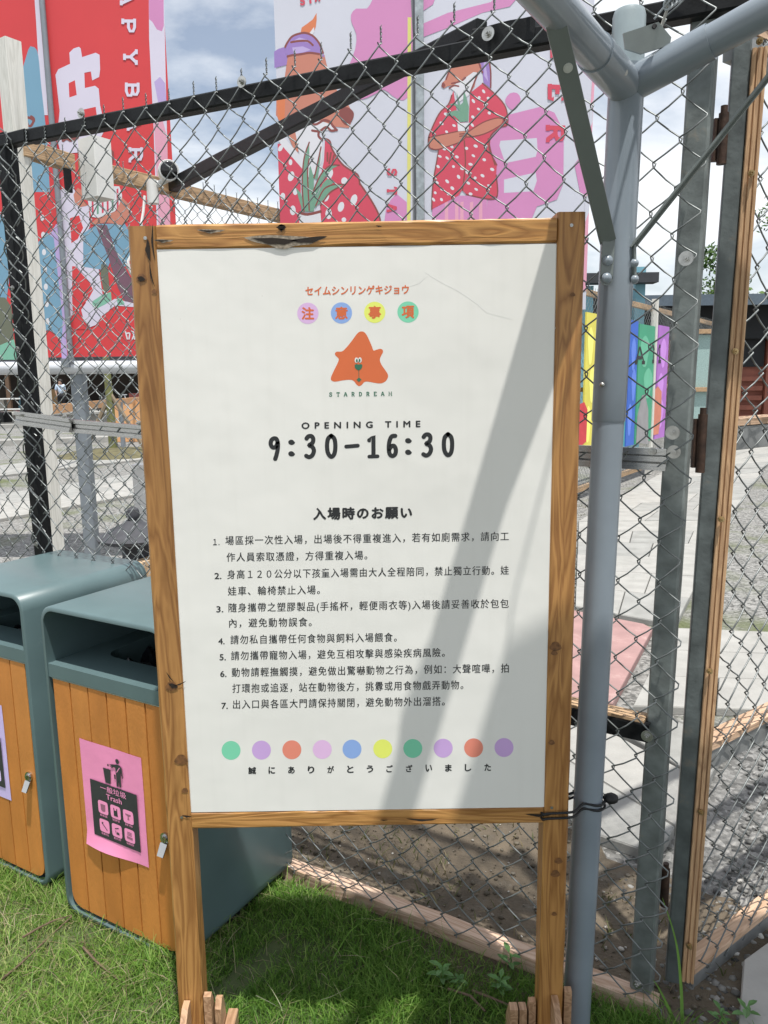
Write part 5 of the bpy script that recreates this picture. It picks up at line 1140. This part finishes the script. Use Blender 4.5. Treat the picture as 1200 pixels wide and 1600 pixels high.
R2.poly([(400, 60), (560, 60), (600, 180), (630, 240), (620, 300), (590, 330), (570, 420), (530, 480), (520, 400), (560, 320), (480, 340), (440, 380), (380, 410), (330, 420), (300, 440), (278, 420), (285, 390), (320, 360), (350, 280), (385, 210)], B_brown, ca, name='printed_head')
R2.poly([(350, 430), (440, 380), (490, 345), (560, 295), (600, 300), (540, 470), (520, 500), (430, 560), (400, 470)], B_white, ca, name='printed_beard')
R2.poly([(278, 420), (285, 390), (300, 385), (315, 410), (300, 440)], B_dbr, ca)
R2.line([[(370, 395), (420, 385), (460, 370), (490, 345)], [(350, 435), (390, 415), (430, 420)], [(400, 60), (385, 210), (350, 280), (320, 360)], [(600, 300), (570, 380), (530, 480)], [(440, 180), (450, 200), (430, 230)], [(590, 150), (610, 220), (640, 300)], [(700, 200), (712, 300), (712, 430)]], .008, B_dbr, ca)
R2.ell([(440, 205, 7, 26, .3)], B_white, ca, 'printed_eye')
R2.poly([(200, 1500), (430, 1380), (520, 1380), (680, 1410), (665, 1800), (190, 1800)], B_pink, ca, name='printed_trousers')
for x in (310, 400, 445, 530, 610): R2.poly([(x, 1440), (x+28, 1430), (x+30, 1790), (x-2, 1790)], B_lpk, ca)
shirt = [(385,460),(400,560),(430,740),(520,740),(530,480),(640,395),(740,480),(830,580),(860,680),(855,760),(800,780),(715,850),(700,970),(765,1110),(760,1200),(770,1380),(690,1410),(500,1370),(460,1330),(430,1380),(195,1500),(205,1280),(250,1010),(250,970),(180,960),(165,900),(180,830),(260,660),(340,580),(370,500)]
R2.poly(shirt, B_rose, ca, name='printed_shirt'); R2.line([shirt[5:14], shirt[14:18], shirt[20:30], [(480, 900), (490, 1100), (465, 1330)], [(690, 880), (715, 1000), (750, 1110)]], .007, B_dbr, ca)
dots = [(560,550),(610,520),(690,525),(665,585),(605,620),(700,655),(320,665),(280,745),(390,765),(325,820),(555,690),(550,760),(305,970),(370,950),(265,1035),(330,1050),(415,1040),(250,1125),(385,1125),(460,1145),(500,965),(580,945),(660,950),(560,1030),(655,1065),(535,1105),(725,1150),(505,1175),(575,1225),(640,1205),(430,1215),(330,1255),(240,1265),(285,1325),(375,1315),(515,1270),(585,1325),(700,1295),(225,1355),(340,1365),(210,1415),(280,1415),(535,1365),(685,1360),(650,465)]
R2.ell([(x, y, random.uniform(13, 21), random.uniform(10, 14), random.uniform(.2, 1.0)) for x, y in dots], B_white, ca)
arms = [[(170, 870), (400, 820), (450, 810), (495, 815), (495, 860), (440, 910), (300, 960), (230, 975), (175, 955)], [(500, 830), (640, 740), (760, 700), (820, 710), (800, 760), (650, 840), (500, 865)]]
for a in arms: R2.poly(a, B_brown, ca, name='printed_arm')
R2.line([a+[a[0]] for a in arms]+[[(440, 840), (490, 835)], [(440, 860), (490, 850)]], .006, B_dbr, ca)
R2.poly([(420, 745), (525, 740), (515, 810), (425, 815)], B_white, ca)
for l_ in [[(475, 450), (500, 520), (520, 600), (515, 725), (440, 735), (430, 600), (470, 560)], [(320, 660), (400, 630), (440, 640), (440, 725), (390, 680), (330, 680)], [(340, 580), (400, 565), (440, 600), (445, 640), (400, 590)], [(412, 470), (440, 560), (450, 620), (430, 600)]]: R2.poly(l_, B_grn, ca, name='printed_leaf')
nn_ = R2.n+4; fR = lambda x, y: AY(x, y, YR-nn_*.00005)
for ch, y0_, x_ in [('E', 66, 862), ('E', 131, 858), ('R', 195, 855)]: mb = MB(); slab_letter(mb, ch, (x_, y0_), (0, 31), (26, 1), fR, .022, (0, -1, 0)); mb.build('letter', B_rose, R2.t)
# frames that carry the banners
steel = mat('steel_post_grey', (.22, .245, .27), .45, .3, .08, 20); white_pipe = mat('white_pipe', (.62, .64, .67), .35, .2, .06, 20)
bf = thing('banner_gantry', (-2.2, YL+.08, 0), 'grey post and white crossbar carrying the red banners', 'banner gantry')
px_ = AY(121, 600, YL+.06).x
MB().beam((px_, YL+.09, -.01), (px_, YL+.09, 1.42), .088, .088, side=(1, 0, 0), ch=.1).build('post', steel, bf)
q0 = AY(-120, 574, YL+.06); q1 = AY(250, 578, YL+.06)
mb = MB(); mb.tube([(-5.2, YL+.03, 1.445), (-1.2, YL+.03, 1.425)], .047, 18); mb.build('crossbar', white_pipe, bf, True)
xp = AY(65.5, 0, YL-.02).x
MB().tube([(xp, YL-.02, 1.47), (xp, YL-.02, 4.7)], .019, 12).build('banner_pole', steel, bf, True)
MB().tube([(-5.2, YL+.03, 4.62), (-1.2, YL+.03, 4.62)], .04, 14).build('crossbar', white_pipe, bf, True)
mb = MB(); mb.tube([(AY(104, 564, YL).x, YL-.02, 1.49), (AY(104, 564, YL).x, YL-.02, 1.43)], .03, 12); mb.build('clamp', steel, bf, True)
bf2 = thing('banner_gantry', (.21, YR+.06, 0), 'galvanised post between the two pale banners', 'banner gantry')
xq = AY(652, 0, YR).x
MB().beam((xq+.008, YR+.0, -.01), (xq+.008, YR+.0, 3.75), .045, .05, side=(1, 0, 0), ch=.12).build('post', galv, bf2)
MB().beam((xq-.0225, YR+.02, 1.4), (xq-.0225, YR+.02, 3.6), .025, .03, side=(1, 0, 0), ch=.1).build('edge_strip', B_gry, bf2)
MB().tube([(XW(427, YR), YR+.05, 3.66), (XW(936, YR), YR+.05, 3.66)], .03, 14).build('crossbar', white_pipe, bf2, True)
MB().tube([(XW(427, YR), YR+.05, 1.63), (XW(900, YR), YR+.05, 1.63)], .03, 14).build('crossbar', white_pipe, bf2, True)
# ================================================================== THINGS BEYOND THE FENCES
red_w = mat('red_brown_cladding', (.26, .085, .055), .7, 0, .15, 6); dark_r = mat('dark_roof_sheet', (.03, .034, .04), .6, 0, .2, 6); dk_in = mat('dark_opening', (.012, .013, .015), .8)
shed = thing('low_shed', (7.6, 17, 0), 'low dark roofed shed with red brown slatted front beyond the gate', 'shed')
MB().box((5.0, 17.02, 2.1), (14.5, 17.12, 2.86)).build('eaves_shade_panel', dk_in, shed)  # near-black sheet closing the gap under the roof, stands in for shade
MB().box((5.0, 17.3, 0), (14.5, 20.5, 2.55)).build('wall', red_w, shed)
mb = MB(); mb.prism([(4.3, 16.5, 2.80), (4.3, 21, 3.15), (4.3, 21, 3.28), (4.3, 16.5, 2.95)], (11, 0, 0)); mb.build('roof', dark_r, shed)
MB().box((4.3, 16.42, 2.76), (15.3, 16.49, 2.98)).build('fascia', mat('slate_fascia', (.09, .12, .15), .5), shed)
for k in range(9):
    x = 5.1+k*1.12; MB().box((x, 17.16, .25), (x+.10, 17.29, 2.55)).build('post', red_w, shed)
for k in range(8):
    x = 5.24+k*1.12
    for j in range(5): MB().box((x, 17.2, .35+j*.21), (x+.94, 17.27, .45+j*.21)).build('slat', red_w, shed)
    MB().box((x, 17.22, 1.5), (x+.94, 17.28, 2.4)).build('window', dk_in, shed)
kio = thing('teal_kiosk', (3.9, 13.6, 0), 'tall blue teal panelled kiosk with flat dark canopy behind painted boards', 'kiosk')
tq = mat('pale_teal_panel', (.16, .36, .44), .6, 0, .08, 5)
MB().box((3.30, 13.5, 0), (3.62, 14.6, 2.85)).build('side_panel', tq, kio); MB().box((4.33, 13.5, 0), (4.50, 14.0, 3.15)).build('tower_panel', tq, kio)
MB().box((3.2, 13.2, 2.86), (4.62, 13.49, 3.02)).build('canopy', dark_r, kio); MB().box((3.63, 13.9, 0), (4.32, 14.5, 2.7)).build('wall', dk_in, kio)
# slatted enclosure seen between the two gate posts
enc = thing('mesh_enclosure', (6.3, 12.5, 0), 'pale green mesh enclosure with timber rails beyond the gate gap', 'enclosure')
mb = MB(); mb.box((4.75, 12.4, .3), (5.45, 12.43, 1.95)); mb.build('screen', mat('pale_green_mesh', (.30, .42, .40), .8, 0, .2, 60), enc)
for z_ in (.25, 1.1, 2.0): MB().beam((4.7, 12.36, z_), (5.5, 12.36, z_), .05, .07).build('rail', wB, enc)
MB().box((4.62, 12.3, 0), (4.70, 12.4, 2.1)).build('post', white_w, enc); MB().box((5.5, 12.3, 0), (5.58, 12.4, 2.1)).build('post', white_w, enc)
# trees
leaf_m = grass_mat('tree_leaves', [(0, (.02, .05, .012)), (.5, (.05, .11, .022)), (1, (.12, .20, .05))])
bark = mat('bark', (.16, .13, .10), .9, 0, .3, 20)
def tree(name, x, y, h_, rx, nl, label, lsz=.10, group=None, trunk_r=.09, cz=None):
    t = thing(name, (x, y, 0), label, 'tree', group)
    mb = MB(); top = h_*.6
    mb.tube([(x, y, -.05), (x+.05, y, top*.5), (x-.03, y+.03, top), (x, y, h_*.9)], [trunk_r, trunk_r*.8, trunk_r*.55, trunk_r*.15], 8)
    for k in range(7):
        a = k*2.4; z = top*(.55+.07*k); mb.tube([(x, y, z), (x+rx*.5*math.cos(a), y+rx*.5*math.sin(a), z+h_*.15), (x+rx*.8*math.cos(a), y+rx*.8*math.sin(a), z+h_*.24)], [trunk_r*.4, trunk_r*.25, trunk_r*.08], 5)
    mb.build('trunk', bark, t, True)
    cls = [(random.gauss(0, .42)*rx, random.gauss(0, .42)*rx, (cz or .72)*h_+random.gauss(0, .13)*h_, random.uniform(.22, .42)*rx) for _ in range(26)]
    V = []; Fq = []; tn_ = []
    for i in range(nl):
        cx, cy, czz, cr_ = random.choice(cls); u = Vector((random.gauss(0, 1), random.gauss(0, 1), random.gauss(0, .8))).normalized()*cr_*random.uniform(.6, 1.05)
        c = Vector((x+cx, y+cy, czz))+u; a = Vector((random.gauss(0, 1), random.gauss(0, 1), random.gauss(0, 1))).normalized()*lsz*random.uniform(.6, 1.3); b_ = a.orthogonal().normalized()*lsz*.35
        q = len(V); V += [c[:], (c+a*.5+b_)[:], (c+a)[:], (c+a*.5-b_)[:]]; Fq.append((q, q+1, q+2, q+3)); tn_ += [random.random()]*4
    npmesh('crown', V, Fq, leaf_m, t, smooth=False, col=tn_)
tree('broadleaf_tree', 10.3, 23.5, 4.7, 1.1, 3000, 'rounded green tree rising over the shed roof between the gate posts', .16)
tree('broadleaf_tree', 14.4, 25, 8.2, 2.2, 3000, 'spreading green tree at the right edge above the shed roof', .16)
tree('garden_shrub', 12.9, 20, 1.0, .6, 900, 'low bush below the shed at the far right edge', .10)
# sapling with stakes on its mound
sp_ = G(178, 712); sap = thing('staked_sapling', (sp_.x, sp_.y, 0), 'thin sapling held by two crossed stakes on a grassy mound', 'tree')
mb = MB(); mb.tube([(sp_.x, sp_.y, -.05), (sp_.x, sp_.y, .9), (sp_.x-.03, sp_.y, 2.6)], [.09, .075, .05], 8); mb.build('trunk', mat('green_bark', (.15, .16, .06), .8, 0, .2, 12), sap, True)
for dx in (.75, -.55):
    mb = MB(); mb.tube([(sp_.x+dx, sp_.y-.2, -.05), (sp_.x+.02, sp_.y, 1.15)], .04, 6); mb.build('stake', mat('stake_wood', (.20, .16, .11), .9), sap)
mb = MB(); k = 20; mb.add([(sp_.x, sp_.y, .16)]+[(sp_.x+.7*math.cos(i*.314)*random.uniform(.9, 1.1), sp_.y+.8*math.sin(i*.314), .1) for i in range(k)]+[(sp_.x+1.2*math.cos(i*.314)*random.uniform(.85, 1.15), sp_.y+1.2*math.sin(i*.314), -.015) for i in range(k)],
    [(0, 1+i, 1+(i+1) % k) for i in range(k)]+[(1+i, 1+k+i, 1+k+(i+1) % k, 1+(i+1) % k) for i in range(k)]); mb.build('mound', mat('mossy_mound', (.11, .10, .05), .95, 0, .35, 8), sap, True)
V = []; 
# timber rail and board structures
orr = wood('orange_timber', (.66, .38, .20), (.50, .27, .13), 'X', rough=.7)
rl = thing('timber_handrail', G(70, 645, .95)[:], 'long orange timber handrail with posts crossing behind the left meshes', 'handrail')
ra0 = G(60, 642, .95); ra1 = G(262, 620, .95); MB().beam(ra0, ra1, .05, .14, ch=.05).build('rail', orr, rl)
for q in (.02, .45, .95): p = Vector(ra0).lerp(Vector(ra1), q); MB().box((p.x-.04, p.y+.06, 0), (p.x+.04, p.y+.14, .95)).build('post', steel, rl)
pb_ = G(212, 690); pn_ = thing('plywood_board', (pb_.x, pb_.y, 0), 'orange plywood board standing upright behind the sapling stakes', 'board')
MB().box((pb_.x-.45, pb_.y, .0), (pb_.x+.75, pb_.y+.03, .95)).build('board', mat('plywood', (.66, .36, .17), .7, 0, .06, 4), pn_); MB().box((pb_.x-.4, pb_.y+.031, .0), (pb_.x-.3, pb_.y+.5, .06)).build('batten', orr, pn_)
# stone lantern and pale post near the rear fence
sl0 = G(214, 893); lan = thing('stone_lantern', sl0[:], 'squat dark slate lantern with wide curved cap beside a pale post', 'stone lantern')
slate = mat('dark_slate', (.05, .052, .06), .75, 0, .25, 14, .3, 60)
def lathe(prof, c, n=20): 
    mb = MB(); P = [Vector((c[0], c[1], c[2]+z*.56)) for r, z in prof]; mb.tube(P, [max(r*.56, .002) for r, z in prof], n); return mb
lathe([(.28, .0), (.28, .08), (.20, .12), (.16, .2)], sl0).build('base', slate, lan, True); lathe([(.17, .2), (.17, .40)], sl0, 6).build('fire_box', slate, lan); lathe([(.10, .40), (.44, .41), (.45, .45), (.30, .55), (.14, .62), (.10, .66)], sl0).build('cap', slate, lan, True); lathe([(.06, .66), (.09, .72), (.07, .8), (.01, .84)], sl0, 12).build('finial', slate, lan, True)
wp0 = AY(229, 740, 6.4); wp0.z = 0; wpt = thing('pale_post', wp0[:], 'short off white square post standing just behind the slate lantern', 'post')
MB().box((wp0.x-.09, wp0.y-.09, 0), (wp0.x+.09, wp0.y+.09, .62)).build('shaft', mat('off_white_paint', (.68, .68, .65), .6), wpt); MB().box((wp0.x-.10, wp0.y-.10, .622), (wp0.x+.10, wp0.y+.10, .65)).build('cap', mat('off_white_paint', (.68, .68, .65), .6), wpt)
pa_ = G(196, 899, .06); pb2 = G(262, 874, .06); tp = thing('edging_plank', pa_[:], 'pale timber plank edging on the ground behind the right bin', 'plank'); MB().beam(pa_, Vector(pb2)+(Vector(pb2)-Vector(pa_))*.5, .09, .12, ch=.08, seg=4).build('plank', wood('pale_plank', (.60, .43, .27), (.45, .30, .17), 'X', .8, rough=.8), tp)
# low wall, far shelter, bicycles, white railings
far_c = mat('far_concrete', (.24, .23, .21), .9, 0, .12, 1.2)
lw_ = thing('low_wall', (-14, 26, 0), 'long low weathered concrete wall across the far forecourt', 'wall')
MB().box((-30, 25.6, 0), (-5, 26.1, .38)).build('wall', far_c, lw_)
MB().box((-30, 25.5, .381), (-5, 26.2, .45)).build('coping', conc, lw_)
sh2 = thing('open_shelter', (-17, 44, 0), 'dark open fronted shelter far away below the red banners', 'shelter')
MB().box((-24, 46, 0), (-9, 48, 2.6)).build('back_wall', mat('shade_brown', (.06, .045, .035), .8, 0, .4, .6), sh2); MB().box((-25, 42, 2.61), (-8, 49, 2.85)).build('roof', dark_r, sh2)
for x in (-24, -20.4, -16.8, -13.2, -9.3): MB().box((x, 42.2, 0), (x+.2, 42.4, 2.61)).build('post', mat('far_brown', (.13, .08, .05), .8), sh2)
cols_ = [(.42, .12, .10), (.5, .45, .38), (.10, .22, .26), (.36, .22, .10), (.6, .6, .58), (.12, .10, .09)]
for k in range(9):
    x = -23.2+k*1.55; h_ = random.uniform(.5, 1.3); b0_ = thing('crate_stack', (x, 44, 0), ['red', 'beige', 'teal', 'brown', 'white', 'black', 'red', 'beige', 'teal'][k]+' crates stacked in the far shelter, '+['first', 'second', 'third', 'fourth', 'fifth', 'sixth', 'seventh', 'eighth', 'last'][k]+' from the left', 'crates', 'crates stacked in the far shelter')
    m_ = mat('crate_%d' % (k % 6), cols_[k % 6], .7); z = 0
    for q in range(3): MB().box((x-.4+.03*q, 43.7, z+.003), (x+.4-.03*q, 44.3, z+h_/3)).build('crate', m_, b0_); z += h_/3
fw = thing('white_railing', (-18, 30, 0), 'white pipe railing on low posts far left beyond the paving', 'railing')
wpm = mat('white_paint', (.72, .72, .70), .5)
for z_ in (.45, .85): MB().beam((-26, 30, z_), (-13.2, 30, z_), .05, .05).build('rail', wpm, fw)
for k in range(7): x = -26+k*2.1; MB().box((x, 29.97, 0), (x+.06, 30.03, .9)).build('post', wpm, fw)
def bicycle(x, y, label, c):
    t = thing('bicycle', (x, y, 0), label, 'bicycle', 'bicycles parked beyond the handrail')
    m_ = mat('bike_'+c, {'silver': (.45, .46, .48), 'black': (.02, .02, .02), 'white': (.7, .7, .7)}[c], .4, .3)
    for dx in (0, 1.05):
        mb = MB(); mb.tube([(x+dx+.33*math.cos(a), y, .33+.33*math.sin(a)) for a in [i*math.pi/9 for i in range(18)]], .022, 5, closed=True)
        for q in range(4): mb.beam((x+dx-.32*math.cos(q*.785), y, .33-.32*math.sin(q*.785)), (x+dx+.32*math.cos(q*.785), y, .33+.32*math.sin(q*.785)), .006, .006)
        mb.build('wheel', black_r, t)
    mb = MB()
    for a, b_ in [((0, .33), (.35, .75)), ((.35, .75), (.9, .78)), ((.45, .3), (.35, .75)), ((.45, .3), (.9, .7)), ((0, .33), (.45, .3)), ((1.05, .33), (.88, .95))]: mb.tube([(x+a[0], y, a[1]), (x+b_[0], y, b_[1])], .02, 6)
    mb.build('frame', m_, t); MB().tube([(x+.88, y-.25, .97), (x+.88, y+.25, .97)], .018, 6).build('handlebar', m_, t); MB().box((x+.2, y-.07, .82), (x+.46, y+.07, .88)).build('saddle', black_r, t)
bicycle(-9.9, 27.2, 'silver bicycle standing nearest the notice board side', 'silver'); bicycle(-11.7, 28.2, 'black bicycle standing left of the silver one', 'black'); bicycle(-9.0, 29.4, 'white bicycle parked behind the silver one', 'white')
# hedge and trees along the far side, so that the horizon is green and not empty
for k, (x, y, h_, r_) in enumerate([(-34, 58, 4.2, 2.8), (-29, 60, 4.8, 3), (-24.5, 62, 3.8, 2.6), (-19, 60, 4.4, 2.8), (-13.5, 61, 4.0, 2.6), (-40, 62, 4.6, 3)]):
    tree('roadside_tree', x, y, h_, r_, 1500, ['bushy', 'taller', 'low', 'broad', 'rounded', 'leftmost'][k]+' green tree in the far row behind the shelter', .42, 'trees in the far row')
for k, (x, y) in enumerate([(14, 30), (18, 34), (8, 40), (3, 44)]): tree('roadside_tree', x, y, 4.4+.4*k, 2.4, 1500, ['right hand', 'far right', 'middle', 'left'][k]+' distant green tree beyond the shed', .35, 'trees beyond the shed')
tag(MB().box((-70, 70, -.02), (60, 73, 2.0)).build('far_hedge', mat('hedge_green', (.03, .06, .02), .95, 0, .5, 1.5, .8, 3)), 'long dark hedge closing the view at the horizon', 'hedge')
hill = MB(); hp = [(-260, 0)]+[(-260+i*13, 5.5+4*math.sin(i*.7)+2.5*math.sin(i*1.9)) for i in range(41)]+[(273, 0)]
hill.prism([(x, 330, z-.5) for x, z in hp], (0, 60, 0)); tag(hill.build('hills', mat('hill_green', (.05, .09, .05), .95, 0, .3, .05)), kind='structure')
# stone edging curb on the right by the long path
# people
def person(x, y, label, shirt_c, pants_c, face=0., hgt=1.62, hair=(.02, .015, .012), long_hair=False):
    t = thing('person', (x, y, 0), label, 'person')
    s_ = hgt/1.7
    J = {'pel': (0, 0, .92), 'spi': (0, 0, 1.12), 'che': (0, -.01, 1.32), 'nec': (0, 0, 1.45), 'hea': (0, -.02, 1.56), 'top': (0, -.01, 1.64), 'shL': (.17, 0, 1.40), 'elL': (.23, .03, 1.14), 'haL': (.20, -.12, .95), 'fiL': (.19, -.17, .88), 'shR': (-.17, 0, 1.40), 'elR': (-.24, .02, 1.14), 'haR': (-.22, -.06, .90), 'fiR': (-.21, -.08, .82),
         'hiL': (.09, 0, .90), 'knL': (.10, -.03, .49), 'anL': (.10, .02, .09), 'toL': (.11, -.15, .04), 'hiR': (-.09, 0, .90), 'knR': (-.11, .03, .49), 'anR': (-.11, .05, .09), 'toR': (-.13, -.10, .04)}
    names = list(J); ed = [('pel','spi'),('spi','che'),('che','nec'),('nec','hea'),('hea','top'),('che','shL'),('shL','elL'),('elL','haL'),('haL','fiL'),('che','shR'),('shR','elR'),('elR','haR'),('haR','fiR'),('pel','hiL'),('hiL','knL'),('knL','anL'),('anL','toL'),('pel','hiR'),('hiR','knR'),('knR','anR'),('anR','toR')]
    R_ = dict(pel=.14, spi=.125, che=.15, nec=.055, hea=.10, top=.075, shL=.065, elL=.042, haL=.03, fiL=.022, shR=.065, elR=.042, haR=.03, fiR=.022, hiL=.09, knL=.055, anL=.04, toL=.03, hiR=.09, knR=.055, anR=.04, toR=.03)
    def skin(nm, nodes, grow, m_):
        me = bpy.data.meshes.new(nm); ix = {n_: i for i, n_ in enumerate(nodes)}
        ca, sa = math.cos(face), math.sin(face)
        me.from_pydata([(x+(J[n_][0]*ca-J[n_][1]*sa)*s_, y+(J[n_][0]*sa+J[n_][1]*ca)*s_, J[n_][2]*s_) for n_ in nodes], [(ix[a], ix[b_]) for a, b_ in ed if a in ix and b_ in ix], [])
        o = bpy.data.objects.new(nm, me); COL.objects.link(o); o.modifiers.new('s', 'SKIN'); o.modifiers.new('u', 'SUBSURF').levels = 1
        for i, n_ in enumerate(nodes): v = me.skin_vertices[0].data[i]; v.radius = ((R_[n_]+grow)*s_,)*2; v.use_root = (i == 0)
        bpy.context.view_layer.update(); m2 = bpy.data.meshes.new_from_object(o.evaluated_get(bpy.context.evaluated_depsgraph_get())); bpy.data.objects.remove(o)
        m2.materials.clear(); m2.materials.append(m_); m2.polygons.foreach_set('use_smooth', [True]*len(m2.polygons)); o2 = bpy.data.objects.new(nm, m2); COL.objects.link(o2); attach(o2, t); return o2
    skm = mat('skin', (.42, .26, .19), .55, 0, .04, 8)
    skin('body', names, 0, skm)
    skin('shirt', ['che', 'spi', 'pel', 'shL', 'elL', 'shR', 'elR'], .022, mat('shirt_'+str(x), shirt_c, .85, 0, .08, 12)); skin('trousers', ['pel', 'hiL', 'knL', 'anL', 'hiR', 'knR', 'anR'], .026, mat('trousers_'+str(x), pants_c, .85))
    hm_ = mat('hair', hair, .6); c = Vector((x, y, 1.60*s_)); mb = MB(); ca, sa = math.cos(face), math.sin(face)
    mb.ico(c+Vector((-.025*-sa, .028*ca, .02)), .112*s_, 2, (1, 1, 1.02), .02); 
    mb.build('hair', hm_, t, True)
    fm = mat('face_dark', (.05, .03, .025), .5); fwd_ = Vector((sa, -ca, 0)); rgt = Vector((ca, sa, 0)); mb = MB()
    for e_ in (-1, 1): mb.ico(c+fwd_*.112*s_+rgt*e_*.032+Z*-.02, .008, 1)
    mb.beam(c+fwd_*.112*s_+rgt*-.02+Z*-.075, c+fwd_*.112*s_+rgt*.02+Z*-.075, .006, .006); mb.build('face', fm, t)
    mb = MB(); mb.ico(c+fwd_*.118*s_+Z*-.04, .014, 1, (.7, 1, 1.3)); mb.build('nose', skm, t, True)
person(-15.7, 38, 'person in pale blue shirt and black trousers standing far off left', (.45, .55, .68), (.015, .015, .018), .6, 1.62)
pr_ = G(1207, 668); person(pr_.x, pr_.y, 'person in purple top at the right edge beyond the gate mesh', (.30, .16, .42), (.02, .02, .025), -.5, 1.55)
# sapling stem and green mat on the right
gmx = G(1160, 640); tag(MB().flat([G(1148, 632, .008), G(1185, 640, .008), G(1178, 648, .008), G(1146, 643, .008)]).build('green_mat', mat('artificial_turf', (.06, .30, .08), .9)), 'small bright green turf mat on the ground by the red brown shed', 'mat')
st0 = G(1177, 640); ss = thing('slim_tree', (st0.x, st0.y, 0), 'slim pale trunk standing in front of the red brown shed', 'tree'); mb = MB(); mb.tube([(st0.x, st0.y, -.02), (st0.x+.05, st0.y, 1.2), (st0.x+.12, st0.y, 2.7)], [.09, .075, .05], 8); mb.build('trunk', mat('pale_bark', (.42, .38, .30), .8), ss, True)
# ================================================================== SMALL PLANTS IN THE LAWN
lf_m = mat('weed_leaf', (.09, .20, .055), .5, 0, .25, 30)
def weed(px, py, n_, ln, label, z0=.0, up_=.8):
    g = G(px, py); t = thing('broadleaf_weed', g[:], label, 'weed'); mb = MB()
    for k in range(n_):
        a = k*2.399; z = .004+ln*up_*k/n_; d = Vector((math.cos(a), math.sin(a), .35)).normalized(); L_ = ln*random.uniform(.5, .8); w_ = L_*.20; s2 = d.cross(Z).normalized()
        c = g+Z*z; mb.add([c, c+d*L_*.4+s2*w_+Z*.003, c+d*L_*.75+s2*w_*.7, c+d*L_-Z*L_*.12, c+d*L_*.75-s2*w_*.7, c+d*L_*.4-s2*w_+Z*.003, c+d*L_*.5-Z*.001], [(0, 1, 6), (1, 2, 6), (2, 3, 6), (3, 4, 6), (4, 5, 6), (5, 0, 6)])
    mb.build('leaves', lf_m, t); MB().tube([g, g+Z*ln*up_*.5+Vector((.004, 0, 0)), g+Z*ln*up_], [.0018, .0015, .001], 5).build('stem', lf_m, t)
weed(690, 1535, 10, .046, 'upright leafy weed in the shaded grass left of the right leg'); weed(716, 1545, 9, .032, 'small pale leafed weed beside the taller one'); weed(782, 1552, 12, .042, 'broad leafed weed by the foot of the right post'); weed(796, 1512, 7, .045, 'bright green seedling against the ground board'); weed(1165, 1600, 9, .05, 'dark leafed weed at the lower right corner'); weed(1125, 1600, 7, .038, 'low weed beside the gate stile base')
bl = mat('long_blade', (.16, .30, .06), .45, 0, .15, 20); bp_ = mat('dry_blade', (.52, .52, .36), .6, 0, .1, 20)
def blade(pts, w, m, label):
    t = tag(MB().build('tmp', m) if 0 else None, None) if 0 else None
    P = pts; mb = MB(); n_ = len(P); V = []
    for i, p in enumerate(P):
        q = P[min(i+1, n_-1)]-P[max(i-1, 0)]; s2 = q.cross(Vector((0, 1, .3))).normalized(); ww = w*(1-.9*(i/(n_-1))**1.5)
        V += [p-s2*ww, p+Vector((0, .0005, -.0008)), p+s2*ww]
    mb.add(V, [(i*3+j, i*3+j+1, i*3+j+4, i*3+j+3) for i in range(n_-1) for j in range(2)]); tag(mb.build('grass_blade', m), label, 'grass blade')
def pblade(px, Y0, w, m, label, Ys=None):
    P = catmull(px, 5, closed=False); n_ = len(P); blade([AY(x, y, Y0+((Ys or Y0)-Y0)*i/(n_-1)) for i, (x, y) in enumerate(P)], w, m, label)
pblade([(1066, 1600), (1064, 1540), (1056, 1470), (1035, 1403)], 1.36, .0036, bl, 'tall grass blade rising in front of the gate stile', 1.37)
pblade([(1056, 1600), (1045, 1575), (1030, 1545), (1020, 1530)], 1.36, .003, bl, 'shorter grass blade leaning left at the gate stile', 1.35)
pblade([(1050, 1598), (1040, 1570), (1020, 1553), (1004, 1546)], 1.38, .0016, bl, 'thin arching grass blade at the end post foot', 1.36)
pblade([(1085, 1598), (1090, 1590), (1100, 1582)], 1.36, .0035, bl, 'short wide grass blade at the lower right', 1.36)
pblade([(520, 1500), (532, 1478), (548, 1455), (574, 1432)], 1.50, .0016, bl, 'long green blade leaning right in the shaded lawn', 1.47)
pblade([(536, 1484), (556, 1490), (572, 1506), (581, 1527)], 1.48, .0016, bl, 'long green blade arching down in the shaded lawn', 1.44)
pblade([(501, 1562), (520, 1556), (552, 1539)], 1.42, .0012, bp_, 'straight pale dry stem lying in the shaded lawn', 1.43)
pblade([(400, 1555), (422, 1566), (441, 1577)], 1.40, .0016, bp_, 'pale dry blade lying beside the left leg', 1.40); pblade([(444, 1590), (438, 1570), (426, 1548), (412, 1529)], 1.40, .0012, bp_, 'thin dry stem standing beside the left leg', 1.42)
tw = mat('dead_twig', (.13, .09, .06), .9, 0, .3, 60)
for k, pts in enumerate([[(0, 1532), (30, 1508), (62, 1478), (112, 1432)], [(35, 1465), (60, 1450), (85, 1438), (112, 1430)], [(130, 1480), (150, 1502), (190, 1535)], [(700, 1545), (735, 1556), (758, 1580)], [(738, 1548), (770, 1560), (800, 1573)]]):
    P = [G(x, y, .018+.004*math.sin(i*2)) for i, (x, y) in enumerate(pts)]; mb = MB(); mb.tube(P, [.003-.0004*i for i in range(len(P))], 6)
    tag(mb.build('twig', tw, None, True), ['long dead root lying at the left edge of the lawn', 'short dead twig above the long root', 'thin dead twig in front of the right bin', 'pale twig near the leafy weeds', 'bent twig by the right post foot'][k], 'twig')
